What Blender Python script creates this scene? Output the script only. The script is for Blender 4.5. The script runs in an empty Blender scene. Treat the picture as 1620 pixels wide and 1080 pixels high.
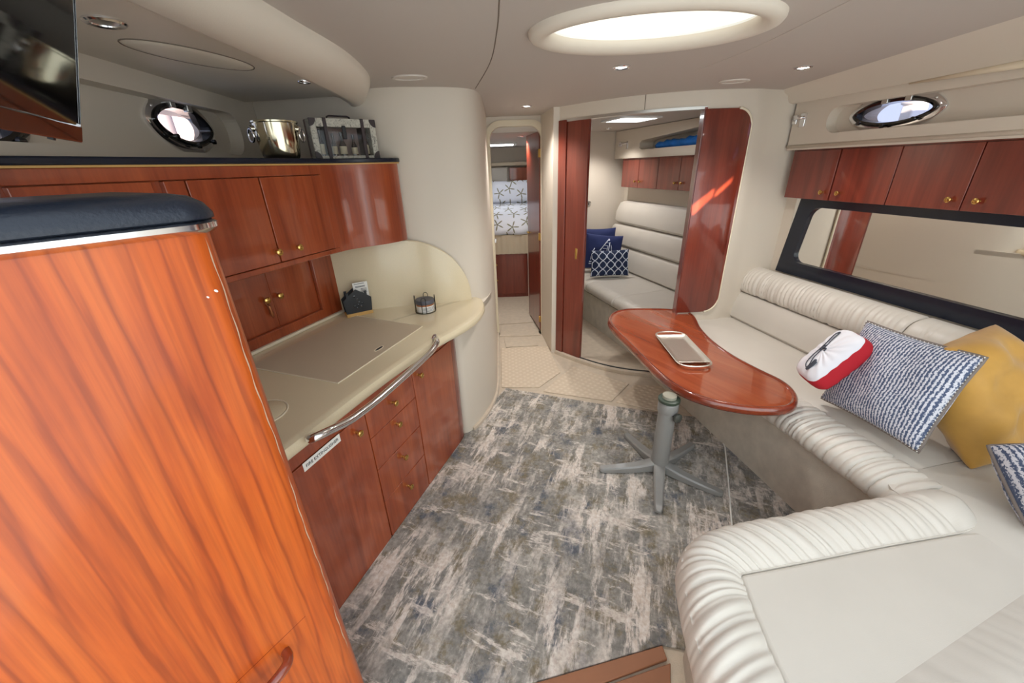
import bpy, math, random
from mathutils import Vector, Matrix
random.seed(7)
S = bpy.context.scene
COL = S.collection
# ------------------------------------------------------------------ camera
F, CX, CY, H = 615.0, 810.0, 540.0, 1.65
_d = Vector((50.0, 1370.0, F)).normalized()            # "down" in camera space (x right, y down, z forward)
_f = (Vector((0, 0, 1)) - _d * _d.z).normalized()
_r = _d.cross(_f)
def ray(x, y):
    c = Vector(((x - CX) / F, (y - CY) / F, 1.0))
    return Vector((_r.dot(c), _f.dot(c), -_d.dot(c)))
CAM = Vector((0, 0, H))
def G(x, y, z=0.0):
    v = ray(x, y); return CAM + v * ((z - H) / v.z)
def atY(x, y, Y):
    v = ray(x, y); return CAM + v * (Y / v.y)
cd = bpy.data.cameras.new('camera'); cam = bpy.data.objects.new('camera', cd); COL.objects.link(cam)
cd.sensor_fit = 'HORIZONTAL'; cd.sensor_width = 36.0; cd.lens = F / 1620 * 36; cd.clip_start = 0.02
cx = Vector((_r.x, _f.x, -_d.x)); cyu = -Vector((_r.y, _f.y, -_d.y)); cb = -Vector((_r.z, _f.z, -_d.z))
cam.matrix_world = Matrix(((cx.x, cyu.x, cb.x, 0), (cx.y, cyu.y, cb.y, 0), (cx.z, cyu.z, cb.z, H), (0, 0, 0, 1)))
S.camera = cam
# ------------------------------------------------------------------ world, sun, exposure
w = bpy.data.worlds.new('sky'); S.world = w; w.use_nodes = True
bg = w.node_tree.nodes['Background']
bg.inputs[0].default_value = (0.80, 0.90, 1.0, 1); bg.inputs[1].default_value = 1.7
SUN = Vector((-1.12, -3.46, 0.70))                      # towards the sun
sd = bpy.data.lights.new('sun', 'SUN'); sd.energy = 24; sd.angle = 0.006; sd.color = (1.0, .80, .52)
so = bpy.data.objects.new('sun', sd); COL.objects.link(so); so.location = (0, -6, 6)
so.rotation_euler = SUN.to_track_quat('Z', 'Y').to_euler()
vs = S.view_settings
vs.view_transform = 'Standard'; vs.look = 'None'; vs.gamma = 1; vs.use_curve_mapping = False
vs.exposure = 0.12
# ------------------------------------------------------------------ mesh helpers
class MB:
    def __init__(s): s.v = []; s.f = []
    def add(s, vs_, fs):
        n = len(s.v); s.v += [tuple(p) for p in vs_]; s.f += [tuple(i + n for i in f) for f in fs]; return s
    def box(s, x0, x1, y0, y1, z0, z1):
        p = [(x, y, z) for z in (z0, z1) for y in (y0, y1) for x in (x0, x1)]
        return s.add(p, [(0, 2, 3, 1), (4, 5, 7, 6), (0, 1, 5, 4), (2, 6, 7, 3), (0, 4, 6, 2), (1, 3, 7, 5)])
    def loft(s, loops, closed=True, capa=False, capb=False):
        n = len(loops[0]); vs_ = [p for l in loops for p in l]; fs = []
        for i in range(len(loops) - 1):
            for j in range(n if closed else n - 1):
                k = (j + 1) % n
                fs.append((i * n + j, i * n + k, (i + 1) * n + k, (i + 1) * n + j))
        if capa: fs.append(tuple(reversed(range(n))))
        if capb: fs.append(tuple((len(loops) - 1) * n + j for j in range(n)))
        return s.add(vs_, fs)
    def prism(s, pts, z0, z1):
        return s.loft([[(p[0], p[1], z0) for p in pts], [(p[0], p[1], z1) for p in pts]], True, True, True)
    def wall(s, path, t, z0, z1):
        """vertical wall: path of (x, y); t = thickness to the left of the path"""
        q = offset_open(path, t)
        lo = [(p[0], p[1]) for p in path] + [(p[0], p[1]) for p in reversed(q)]
        n = len(path); m = 2 * n
        vs_ = [(p[0], p[1], z) for z in (z0, z1) for p in lo]
        fs = [(i, (i + 1) % m, (i + 1) % m + m, i + m) for i in range(m)]
        for i in range(n - 1):
            a, b, c, d = i, i + 1, m - 2 - i, m - 1 - i
            fs += [(d, c, b, a), (a + m, b + m, c + m, d + m)]
        return s.add(vs_, fs)
    def tube(s, path, r, n=8, closed=False, cap=True):
        P = [Vector(p) for p in path]; L = len(P); loops = []
        up = None
        for i in range(L):
            a = P[i - 1] if (i > 0 or closed) else P[i]; b = P[(i + 1) % L] if (i < L - 1 or closed) else P[i]
            t = (b - a).normalized()
            if up is None: up = Vector((0, 0, 1)) if abs(t.z) < .9 else Vector((1, 0, 0))
            x = t.cross(up)
            x = x.normalized() if x.length > 1e-6 else t.orthogonal().normalized()
            y = x.cross(t); up = y
            rr = r[i] if isinstance(r, (list, tuple)) else r
            loops.append([P[i] + x * (rr * math.cos(q)) + y * (rr * math.sin(q)) for q in [2 * math.pi * k / n for k in range(n)]])
        if closed: loops.append(loops[0])
        return s.loft(loops, True, cap and not closed, cap and not closed)
    def lathe(s, prof, c=(0, 0, 0), n=24, ax=(0, 0, 1), capa=True, capb=True, sx=1, sy=1):
        """prof: (radius, height along ax)"""
        a = Vector(ax).normalized(); x = a.orthogonal().normalized() if abs(a.z) < .99 else Vector((1, 0, 0)); y = a.cross(x); c = Vector(c)
        return s.loft([[c + a * h + x * (r * sx * math.cos(q)) + y * (r * sy * math.sin(q)) for q in [2 * math.pi * k / n for k in range(n)]] for r, h in prof], True, capa, capb)
    def rot(s, ang, c=(0, 0)):
        ca, sa = math.cos(ang), math.sin(ang)
        s.v = [(c[0] + (p[0] - c[0]) * ca - (p[1] - c[1]) * sa, c[1] + (p[0] - c[0]) * sa + (p[1] - c[1]) * ca, p[2]) for p in s.v]; return s
    def map(s, fn): s.v = [tuple(fn(p)) for p in s.v]; return s
def offset_open(path, t):
    P = [Vector((p[0], p[1])) for p in path]; out = []
    for i in range(len(P)):
        a = P[max(0, i - 1)]; b = P[min(len(P) - 1, i + 1)]
        d = (b - a).normalized(); out.append((P[i].x - d.y * t, P[i].y + d.x * t))
    return out
def offset_loop(path, t):
    P = [Vector((p[0], p[1])) for p in path]; n = len(P); out = []
    for i in range(n):
        d = (P[(i + 1) % n] - P[i - 1]).normalized(); out.append((P[i].x - d.y * t, P[i].y + d.x * t))
    return out
def smooth(pts, n=8, closed=False):
    P = [Vector(p) for p in pts]; L = len(P); out = []
    for i in range(L if closed else L - 1):
        if closed: a, b, c, d = P[i - 1], P[i], P[(i + 1) % L], P[(i + 2) % L]
        else: a, b, c, d = P[max(0, i - 1)], P[i], P[i + 1], P[min(L - 1, i + 2)]
        for k in range(n):
            t = k / n
            out.append(.5 * ((2 * b) + (c - a) * t + (2 * a - 5 * b + 4 * c - d) * t * t + (3 * b - a - 3 * c + d) * t ** 3))
    if not closed: out.append(P[-1])
    return out
def resample(pts, n, closed=False):
    P = [Vector(p) for p in pts]
    if closed: P = P + [P[0]]
    L = [0]
    for i in range(len(P) - 1): L.append(L[-1] + (P[i + 1] - P[i]).length)
    out = []; j = 0
    for k in range(n):
        s_ = L[-1] * k / (n if closed else n - 1)
        while j < len(P) - 2 and L[j + 1] < s_: j += 1
        t = (s_ - L[j]) / max(1e-9, L[j + 1] - L[j]); out.append(P[j].lerp(P[j + 1], min(1, t)))
    return out
def rrect(x0, x1, y0, y1, r, n=6, corners=(1, 1, 1, 1)):
    """rounded rectangle, counterclockwise from lower left; corners = ll, lr, ur, ul"""
    out = []
    for (cx_, cy_, a0, on) in ((x0, y0, 180, corners[0]), (x1, y0, 270, corners[1]), (x1, y1, 0, corners[2]), (x0, y1, 90, corners[3])):
        if not on: out.append((cx_, cy_)); continue
        ox = cx_ + (r if cx_ == x0 else -r); oy = cy_ + (r if cy_ == y0 else -r)
        for k in range(n + 1):
            a = math.radians(a0 + 90 * k / n); out.append((ox + r * math.cos(a), oy + r * math.sin(a)))
    return out
def ringhole(rect, hole, c=None):
    """matching outer points on a rectangle for each hole point (ray from c), corners included; returns outer, inner lists"""
    x0, x1, y0, y1 = rect
    if c is None: c = (sum(p[0] for p in hole) / len(hole), sum(p[1] for p in hole) / len(hole))
    n = len(hole)
    def hit(a):
        dx, dy = math.cos(a), math.sin(a); t = 1e9
        if dx > 1e-9: t = min(t, (x1 - c[0]) / dx)
        if dx < -1e-9: t = min(t, (x0 - c[0]) / dx)
        if dy > 1e-9: t = min(t, (y1 - c[1]) / dy)
        if dy < -1e-9: t = min(t, (y0 - c[1]) / dy)
        return (c[0] + dx * t, c[1] + dy * t)
    items = []
    for p in hole:
        a = math.atan2(p[1] - c[1], p[0] - c[0]); items.append((a, hit(a), p))
    for q in ((x0, y0), (x1, y0), (x1, y1), (x0, y1)):
        a = math.atan2(q[1] - c[1], q[0] - c[0])
        best = None
        for i in range(n):                        # where the ray towards the corner leaves the hole
            p, r_ = hole[i], hole[(i + 1) % n]
            ex, ey = r_[0] - p[0], r_[1] - p[1]; dx, dy = math.cos(a), math.sin(a)
            den = dx * ey - dy * ex
            if abs(den) < 1e-12: continue
            t = ((p[0] - c[0]) * ey - (p[1] - c[1]) * ex) / den; u = ((p[0] - c[0]) * dy - (p[1] - c[1]) * dx) / den
            if t > 0 and -1e-6 <= u <= 1 + 1e-6 and (best is None or t > best): best = t
        items.append((a, q, (c[0] + math.cos(a) * best, c[1] + math.sin(a) * best)))
    items.sort(key=lambda i: i[0])
    return [i[1] for i in items], [i[2] for i in items]
FR = {'w': 0.0, 'g': math.radians(69.63), 's': math.radians(9.85), 'c': math.radians(15.66), 'h': math.atan2(1, -.09)}
def f2w(p, fr):
    a = FR[fr]; return Vector((p[0] * math.cos(a) - p[1] * math.sin(a), p[0] * math.sin(a) + p[1] * math.cos(a), p[2] if len(p) > 2 else 0))
def w2f(p, fr):
    a = -FR[fr]; return Vector((p[0] * math.cos(a) - p[1] * math.sin(a), p[0] * math.sin(a) + p[1] * math.cos(a), p[2] if len(p) > 2 else 0))
def hit(px, py, fr, ax, val):
    v = w2f(ray(px, py), fr); t = val / v[ax]; return Vector((v.x * t, v.y * t, H + v.z * t))
BASE = {}
def tag(o, label=None, cat=None, group=None, kind=None):
    if label: o['label'] = label
    if cat: o['category'] = cat
    if group: o['group'] = group
    if kind: o['kind'] = kind
    return o
def thing(name, label, cat, base, fr='w', group=None, kind=None):
    o = bpy.data.objects.new(name, None); COL.objects.link(o); o.empty_display_size = .05
    o.location = f2w(base, fr); o.rotation_euler = (0, 0, FR[fr]); BASE[o.name] = Vector(base)
    return tag(o, label, cat, group, kind)
def mesh_obj(name, mb, m, base=(0, 0, 0), sm=False, bev=0, seg=2):
    b = Vector(base); me = bpy.data.meshes.new(name)
    me.from_pydata([(p[0] - b[0], p[1] - b[1], p[2] - b[2]) for p in mb.v], [], mb.f); me.validate(); me.update()
    import bmesh
    bm = bmesh.new(); bm.from_mesh(me)
    bmesh.ops.recalc_face_normals(bm, faces=bm.faces); bm.to_mesh(me); bm.free()
    me.materials.append(m)
    o = bpy.data.objects.new(name, me); COL.objects.link(o)
    if sm:
        for p in me.polygons: p.use_smooth = True
        if sm == 'auto':
            me.set_sharp_from_angle(angle=math.radians(40))
    if bev:
        md = o.modifiers.new('bevel', 'BEVEL'); md.width = bev; md.segments = seg; md.limit_method = 'ANGLE'; md.angle_limit = math.radians(40)
        for p in me.polygons: p.use_smooth = True
        me.set_sharp_from_angle(angle=math.radians(40)); md.harden_normals = False
    return o
def part(par, name, mb, m, sm=False, bev=0, label=None, kind=None, seg=2):
    b = BASE[par.name]; o = mesh_obj(name, mb, m, b, sm, bev, seg); o.parent = par; BASE[o.name] = b
    if label: o['label'] = label
    if kind: o['kind'] = kind
    return o
def solo(name, label, cat, mb, m, base=(0, 0, 0), fr='w', sm=False, bev=0, group=None, kind=None, seg=2):
    o = mesh_obj(name, mb, m, base, sm, bev, seg); o.location = f2w(base, fr); o.rotation_euler = (0, 0, FR[fr]); BASE[o.name] = Vector(base)
    return tag(o, label, cat, group, kind)
def struct(name, mb, m, label, cat, fr='w', base=(0, 0, 0), sm=False, bev=0):
    return solo(name, label, cat, mb, m, base, fr, sm, bev, None, 'structure')
# ------------------------------------------------------------------ materials
def srgb(r, g, b):
    f = lambda c: (c / 255 / 12.92) if c / 255 <= .04045 else ((c / 255 + .055) / 1.055) ** 2.4
    return (f(r), f(g), f(b), 1)
def mat(name):
    m = bpy.data.materials.new(name); m.use_nodes = True
    n = m.node_tree.nodes; l = m.node_tree.links; return m, n, l, n['Principled BSDF']
def N(n, t, **kw):
    x = n.new(t)
    for k, v in kw.items(): setattr(x, k, v)
    return x
def ramp(n, stops, interp='LINEAR'):
    r = N(n, 'ShaderNodeValToRGB'); r.color_ramp.interpolation = interp
    e = r.color_ramp.elements
    while len(e) < len(stops): e.new(.5)
    for i, (p, c) in enumerate(stops): e[i].position = p; e[i].color = c
    return r
def plain(name, col, rough=.5, metal=0, coat=0, bump=0, bscale=300, spec=.5, sheen=0, var=0, vscale=6):
    m, n, l, b = mat(name)
    b.inputs['Base Color'].default_value = col; b.inputs['Roughness'].default_value = rough; b.inputs['Metallic'].default_value = metal
    b.inputs['Coat Weight'].default_value = coat; b.inputs['Coat Roughness'].default_value = .05; b.inputs['Specular IOR Level'].default_value = spec
    b.inputs['Sheen Weight'].default_value = sheen
    if bump or var: tc = N(n, 'ShaderNodeTexCoord')
    if var:
        no = N(n, 'ShaderNodeTexNoise'); no.inputs['Scale'].default_value = vscale; no.inputs['Detail'].default_value = 5; l.new(tc.outputs['Object'], no.inputs['Vector'])
        r = ramp(n, [(.3, tuple(c * (1 - var) for c in col[:3]) + (1,)), (.7, tuple(min(1, c * (1 + var)) for c in col[:3]) + (1,))])
        l.new(no.outputs['Fac'], r.inputs['Fac']); l.new(r.outputs['Color'], b.inputs['Base Color'])
    if bump:
        no = N(n, 'ShaderNodeTexNoise'); no.inputs['Scale'].default_value = bscale; no.inputs['Detail'].default_value = 3; l.new(tc.outputs['Object'], no.inputs['Vector'])
        bp = N(n, 'ShaderNodeBump'); bp.inputs['Strength'].default_value = bump; bp.inputs['Distance'].default_value = .002
        l.new(no.outputs['Fac'], bp.inputs['Height']); l.new(bp.outputs['Normal'], b.inputs['Normal'])
    return m
def wood(name, dark, mid, light, axis=2, scale=1.0, rough=.16, coat=.7, lines=.4, veins=0):
    m, n, l, b = mat(name); tc = N(n, 'ShaderNodeTexCoord'); mp = N(n, 'ShaderNodeMapping')
    sc = [9 * scale] * 3; sc[axis] = .75 * scale; mp.inputs['Scale'].default_value = sc
    l.new(tc.outputs['Object'], mp.inputs['Vector'])
    n1 = N(n, 'ShaderNodeTexNoise'); n1.inputs['Scale'].default_value = 1.3; n1.inputs['Detail'].default_value = 6; n1.inputs['Distortion'].default_value = .9; n1.inputs['Roughness'].default_value = .55
    l.new(mp.outputs['Vector'], n1.inputs['Vector'])
    mp2 = N(n, 'ShaderNodeMapping'); s2 = [70 * scale] * 3; s2[axis] = 2.2 * scale; mp2.inputs['Scale'].default_value = s2; l.new(tc.outputs['Object'], mp2.inputs['Vector'])
    n2 = N(n, 'ShaderNodeTexNoise'); n2.inputs['Scale'].default_value = 1.5; n2.inputs['Detail'].default_value = 4; l.new(mp2.outputs['Vector'], n2.inputs['Vector'])
    r = ramp(n, [(.28, dark), (.47, mid), (.70, light)]); l.new(n1.outputs['Fac'], r.inputs['Fac'])
    r2 = ramp(n, [(.35, (.62, .55, .5, 1)), (.62, (1, 1, 1, 1))]); l.new(n2.outputs['Fac'], r2.inputs['Fac'])
    mx = N(n, 'ShaderNodeMix', data_type='RGBA', blend_type='MULTIPLY'); mx.inputs['Factor'].default_value = lines
    l.new(r.outputs['Color'], mx.inputs['A']); l.new(r2.outputs['Color'], mx.inputs['B']); out = mx.outputs['Result']
    if veins:
        mp3 = N(n, 'ShaderNodeMapping'); s3 = [1, 1, 1]; s3[axis] = .07; mp3.inputs['Scale'].default_value = s3; l.new(tc.outputs['Object'], mp3.inputs['Vector'])
        wv = N(n, 'ShaderNodeTexWave', wave_type='BANDS', bands_direction='X'); wv.inputs['Scale'].default_value = 8; wv.inputs['Distortion'].default_value = 7; wv.inputs['Detail'].default_value = 3; wv.inputs['Detail Scale'].default_value = 2.2; wv.inputs['Detail Roughness'].default_value = .55
        l.new(mp3.outputs['Vector'], wv.inputs['Vector']); rv = ramp(n, [(.0, (.42, .28, .2, 1)), (.07, (.78, .68, .6, 1)), (.3, (1, 1, 1, 1))]); l.new(wv.outputs['Fac'], rv.inputs['Fac'])
        m3 = N(n, 'ShaderNodeMix', data_type='RGBA', blend_type='MULTIPLY'); m3.inputs['Factor'].default_value = veins; l.new(out, m3.inputs['A']); l.new(rv.outputs['Color'], m3.inputs['B']); out = m3.outputs['Result']
    l.new(out, b.inputs['Base Color'])
    b.inputs['Roughness'].default_value = rough + .12; b.inputs['Coat Weight'].default_value = coat; b.inputs['Coat Roughness'].default_value = rough * .4
    return m
M = {}
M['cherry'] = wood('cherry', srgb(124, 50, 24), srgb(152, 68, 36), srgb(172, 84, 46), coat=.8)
M['cherry_shaded'] = wood('cherry_shaded', srgb(96, 37, 25), srgb(118, 47, 33), srgb(132, 57, 40))  # same cherry, darkened: backlit shade put into the colour
M['cherry_daylit'] = wood('cherry_daylit', srgb(170, 68, 14), srgb(196, 88, 22), srgb(206, 102, 34), scale=1.2, rough=.25, coat=.3, lines=.55, veins=.55)  # same cherry again, with companionway daylight put into the colour
M['cherry_x'] = wood('cherry_x', srgb(140, 64, 36), srgb(158, 76, 45), srgb(170, 90, 56), axis=1, rough=.1, coat=1, lines=.22)
M['cherry_edge'] = wood('cherry_edge', srgb(96, 34, 18), srgb(130, 52, 28), srgb(148, 64, 34), axis=1, rough=.08, coat=1)
M['wall'] = plain('wall_vinyl', srgb(212, 201, 186), .55, bump=.08, bscale=260)
M['ceil'] = plain('ceiling_vinyl', srgb(190, 181, 173), .65, bump=.15, bscale=420)
M['soffit'] = plain('soffit_vinyl', srgb(218, 208, 194), .55, bump=.1, bscale=300)
M['trim'] = plain('cream_trim', srgb(226, 214, 190), .35)
M['leather'] = plain('cream_leather', srgb(208, 201, 191), .40, bump=.12, bscale=380, var=.02)
M['leather_seat'] = plain('seat_leather', srgb(204, 197, 187), .45, bump=.12, bscale=380, var=.02)
M['corian'] = plain('speckled_counter', srgb(220, 205, 174), .2, coat=.25, var=.05, vscale=420)
M['cover'] = plain('matte_cover', srgb(196, 180, 156), .5, var=.04, vscale=500)
M['navy'] = plain('navy_laminate', srgb(14, 22, 38), .25, bump=.05)
M['navypad'] = plain('navy_pad', srgb(26, 32, 44), .33, bump=.35, bscale=160)
M['chrome'] = plain('chrome', (.82, .82, .84, 1), .12, 1)
M['satin'] = plain('satin_metal', (.62, .61, .58, 1), .32, 1)
M['brass'] = plain('brass', srgb(214, 176, 104), .18, 1)
M['gold'] = plain('polished_bucket', srgb(205, 196, 170), .12, 1)
M['silver_dish'] = plain('brushed_silver_dish', (.64, .60, .52, 1), .45, 1, bump=.4, bscale=90)
M['silver'] = plain('hammered_silver', (.86, .82, .74, 1), .34, 1, bump=.5, bscale=90)
M['blackg'] = plain('black_gloss', (.006, .006, .007, 1), .06, coat=.5)
M['blackm'] = plain('black_matte', (.012, .013, .016, 1), .5)
M['grey'] = plain('grey_enamel', srgb(140, 139, 136), .35, 0, .2)
M['carpet'] = plain('carpet', srgb(196, 180, 160), .95, bump=.6, bscale=220, var=.07, vscale=22, sheen=.2)
M['skirt'] = plain('carpet_skirt', srgb(192, 184, 170), .95, bump=.5, bscale=200, var=.1, vscale=14)
M['white'] = plain('white_paint', (.85, .85, .84, 1), .5)
M['tan'] = plain('tan_wood', srgb(200, 158, 92), .5)
M['seam'] = plain('seam', srgb(120, 108, 96), .8)
M['skirtcloth'] = plain('bed_skirt', srgb(196, 180, 156), .8)
M['red'] = plain('red_cotton', srgb(178, 22, 38), .85, bump=.3, bscale=120)
M['cotton'] = plain('white_cotton', srgb(228, 226, 232), .85, bump=.35, bscale=60)
M['mustard'] = plain('mustard_velvet', srgb(190, 142, 60), .6, sheen=.25, var=.16, vscale=7, bump=.6, bscale=9)
M['navycloth'] = plain('navy_cloth', srgb(30, 44, 96), .8, bump=.2, bscale=250)
M['darknavy'] = plain('dark_navy_cloth', srgb(24, 40, 74), .8, bump=.2, bscale=250)
M['thread'] = plain('white_thread', srgb(214, 220, 236), .8)
M['ink'] = plain('grey_ink', srgb(72, 74, 84), .9)
M['beading'] = plain('beaded_trim', srgb(120, 110, 104), .7, bump=.8, bscale=60)
M['bluefabric'] = plain('blue_fabric', srgb(20, 104, 186), .7, bump=.5, bscale=30, var=.2, vscale=18)
M['plastic'] = plain('grille_plastic', srgb(206, 198, 188), .6)
def canvas():  # cloth of the added curtain, translucent to brighten the cabin
    m, n, l, b = mat('added_curtain_cloth'); t = N(n, 'ShaderNodeBsdfTranslucent'); t.inputs[0].default_value = (.44, .56, .76, 1)
    b.inputs['Base Color'].default_value = (.6, .62, .64, 1); b.inputs['Roughness'].default_value = .8
    mx = N(n, 'ShaderNodeMixShader'); mx.inputs[0].default_value = .5; l.new(b.outputs[0], mx.inputs[1]); l.new(t.outputs[0], mx.inputs[2]); l.new(mx.outputs[0], n['Material Output'].inputs[0]); return m
M['canvas'] = canvas()
M['concrete'] = plain('weathered_post', srgb(200, 190, 190), .8)
M['brown'] = plain('brown_step', srgb(146, 96, 66), .6, var=.06)
def glass(tint=(.72, .72, .82, 1)):
    m, n, l, b = mat('porthole_glass'); t = N(n, 'ShaderNodeBsdfTransparent'); t.inputs[0].default_value = tint
    g = N(n, 'ShaderNodeBsdfGlossy'); g.inputs['Roughness'].default_value = .02
    mx = N(n, 'ShaderNodeMixShader'); mx.inputs[0].default_value = .06; l.new(t.outputs[0], mx.inputs[1]); l.new(g.outputs[0], mx.inputs[2]); l.new(mx.outputs[0], n['Material Output'].inputs[0]); return m
M['glass'] = glass()
M['clear'] = glass((.9, .9, .9, 1)); M['clear'].node_tree.nodes['Mix Shader'].inputs[0].default_value = .015
def mirror():
    m, n, l, b = mat('mirror_glass'); b.inputs['Metallic'].default_value = 1; b.inputs['Roughness'].default_value = .02; b.inputs['Base Color'].default_value = (.80, .79, .76, 1); return m
M['mirror'] = mirror()
def emit(name, col, st):
    m, n, l, b = mat(name); e = N(n, 'ShaderNodeEmission'); e.inputs[0].default_value = col; e.inputs[1].default_value = st
    l.new(e.outputs[0], n['Material Output'].inputs[0]); return m
M['lamp'] = emit('lamp_glow', (1, .97, .92, 1), 14)
M['skylight'] = emit('daylit_hatch', (1, .97, .84, 1), 1.3)
M['hatch'] = emit('daylit_hatch_clear', (.95, .98, 1, 1), 9)
def quilt():
    m, n, l, b = mat('quilted_carpet'); tc = N(n, 'ShaderNodeTexCoord'); hs = []
    for ang in (45, -45):
        mp = N(n, 'ShaderNodeMapping'); mp.inputs['Rotation'].default_value = (0, 0, math.radians(ang)); l.new(tc.outputs['Object'], mp.inputs['Vector'])
        wv = N(n, 'ShaderNodeTexWave'); wv.inputs['Scale'].default_value = 7; wv.inputs['Distortion'].default_value = .5; l.new(mp.outputs['Vector'], wv.inputs['Vector']); hs.append(wv)
    mu = N(n, 'ShaderNodeMath', operation='MULTIPLY'); l.new(hs[0].outputs['Fac'], mu.inputs[0]); l.new(hs[1].outputs['Fac'], mu.inputs[1])
    r = ramp(n, [(0, srgb(202, 184, 162)), (1, srgb(214, 198, 178))]); l.new(mu.outputs[0], r.inputs['Fac']); l.new(r.outputs['Color'], b.inputs['Base Color'])
    bp = N(n, 'ShaderNodeBump'); bp.inputs['Strength'].default_value = .6; bp.inputs['Distance'].default_value = .006; l.new(mu.outputs[0], bp.inputs['Height']); l.new(bp.outputs['Normal'], b.inputs['Normal'])
    b.inputs['Roughness'].default_value = .95; return m
M['quilt'] = quilt()
def rugmat():
    m, n, l, b = mat('distressed_rug'); tc = N(n, 'ShaderNodeTexCoord')
    def nz(sc, scale, det=6, rough=.6, dist=0, off=0):
        mp = N(n, 'ShaderNodeMapping'); mp.inputs['Scale'].default_value = sc; mp.inputs['Location'].default_value = (off, off * 1.7, 0); l.new(tc.outputs['Object'], mp.inputs['Vector'])
        x = N(n, 'ShaderNodeTexNoise'); x.inputs['Scale'].default_value = scale; x.inputs['Detail'].default_value = det; x.inputs['Roughness'].default_value = rough; x.inputs['Distortion'].default_value = dist
        l.new(mp.outputs['Vector'], x.inputs['Vector']); return x.outputs['Fac']
    def mx(f, a, b_, blend='MIX'):
        k = N(n, 'ShaderNodeMix', data_type='RGBA', blend_type=blend)
        if isinstance(f, float): k.inputs['Factor'].default_value = f
        else: l.new(f, k.inputs['Factor'])
        for s_, v in (('A', a), ('B', b_)):
            if isinstance(v, tuple): k.inputs[s_].default_value = v
            else: l.new(v, k.inputs[s_])
        return k.outputs['Result']
    def th(fac, a, c):
        r = ramp(n, [(a, (0, 0, 0, 1)), (c, (1, 1, 1, 1))]); l.new(fac, r.inputs['Fac']); return r.outputs['Color']
    base = mx(th(nz((1, 1, 1), 5, 8, .7), .38, .62), srgb(116, 113, 109), srgb(154, 149, 141))
    olive = mx(th(nz((1, 1, 1), 9, 8, .75, 0, 3), .50, .60), base, srgb(122, 112, 94))
    blue = mx(th(nz((1, 1, 1), 5, 8, .7, 0, 8), .54, .62), olive, srgb(92, 95, 102))
    long_ = th(nz((.22, 1, 1), 15, 9, .75, .2, 11), .48, .55)
    cross = th(nz((1, .25, 1), 13, 9, .75, .2, 5), .55, .60)
    big = th(nz((.6, 1, 1), 4.2, 5, .6, 0, 2), .40, .58)
    ml = N(n, 'ShaderNodeMath', operation='MULTIPLY'); l.new(long_, ml.inputs[0]); l.new(big, ml.inputs[1])
    ml2 = N(n, 'ShaderNodeMath', operation='MAXIMUM'); l.new(ml.outputs[0], ml2.inputs[0])
    mc = N(n, 'ShaderNodeMath', operation='MULTIPLY'); l.new(cross, mc.inputs[0]); mc.inputs[1].default_value = .8; l.new(mc.outputs[0], ml2.inputs[1])
    ml3 = N(n, 'ShaderNodeMath', operation='MULTIPLY'); l.new(ml2.outputs[0], ml3.inputs[0]); ml3.inputs[1].default_value = .95
    col = mx(ml3.outputs[0], blue, srgb(214, 202, 192))
    spk = th(nz((1, 1, 1), 60, 3, .6, 0, 1), .35, .65)
    col = mx(.22, col, spk, 'OVERLAY')
    l.new(col, b.inputs['Base Color']); b.inputs['Roughness'].default_value = .9
    bp = N(n, 'ShaderNodeBump'); bp.inputs['Strength'].default_value = .4; bp.inputs['Distance'].default_value = .003; l.new(nz((1, 1, 1), 150, 3), bp.inputs['Height']); l.new(bp.outputs['Normal'], b.inputs['Normal'])
    return m
M['rug'] = rugmat()
def knitmat():
    m, n, l, b = mat('brushed_stripe_cloth'); tc = N(n, 'ShaderNodeTexCoord')
    wv = N(n, 'ShaderNodeTexWave', wave_type='BANDS', bands_direction='X'); wv.inputs['Scale'].default_value = 26; wv.inputs['Distortion'].default_value = 4.5; wv.inputs['Detail'].default_value = 3; wv.inputs['Detail Scale'].default_value = 4; wv.inputs['Detail Roughness'].default_value = .75
    l.new(tc.outputs['Object'], wv.inputs['Vector'])
    no = N(n, 'ShaderNodeTexNoise'); no.inputs['Scale'].default_value = 130; no.inputs['Detail'].default_value = 2; l.new(tc.outputs['Object'], no.inputs['Vector'])
    ad = N(n, 'ShaderNodeMath', operation='ADD'); l.new(wv.outputs['Fac'], ad.inputs[0]); 
    mu = N(n, 'ShaderNodeMath', operation='MULTIPLY_ADD'); l.new(no.outputs['Fac'], mu.inputs[0]); mu.inputs[1].default_value = 1.6; mu.inputs[2].default_value = -.8; l.new(mu.outputs[0], ad.inputs[1])
    r = ramp(n, [(.28, srgb(72, 84, 112)), (.50, srgb(128, 136, 156)), (.66, srgb(208, 208, 216))]); l.new(ad.outputs[0], r.inputs['Fac']); l.new(r.outputs['Color'], b.inputs['Base Color'])
    b.inputs['Roughness'].default_value = .9; return m
M['knit'] = knitmat()
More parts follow.
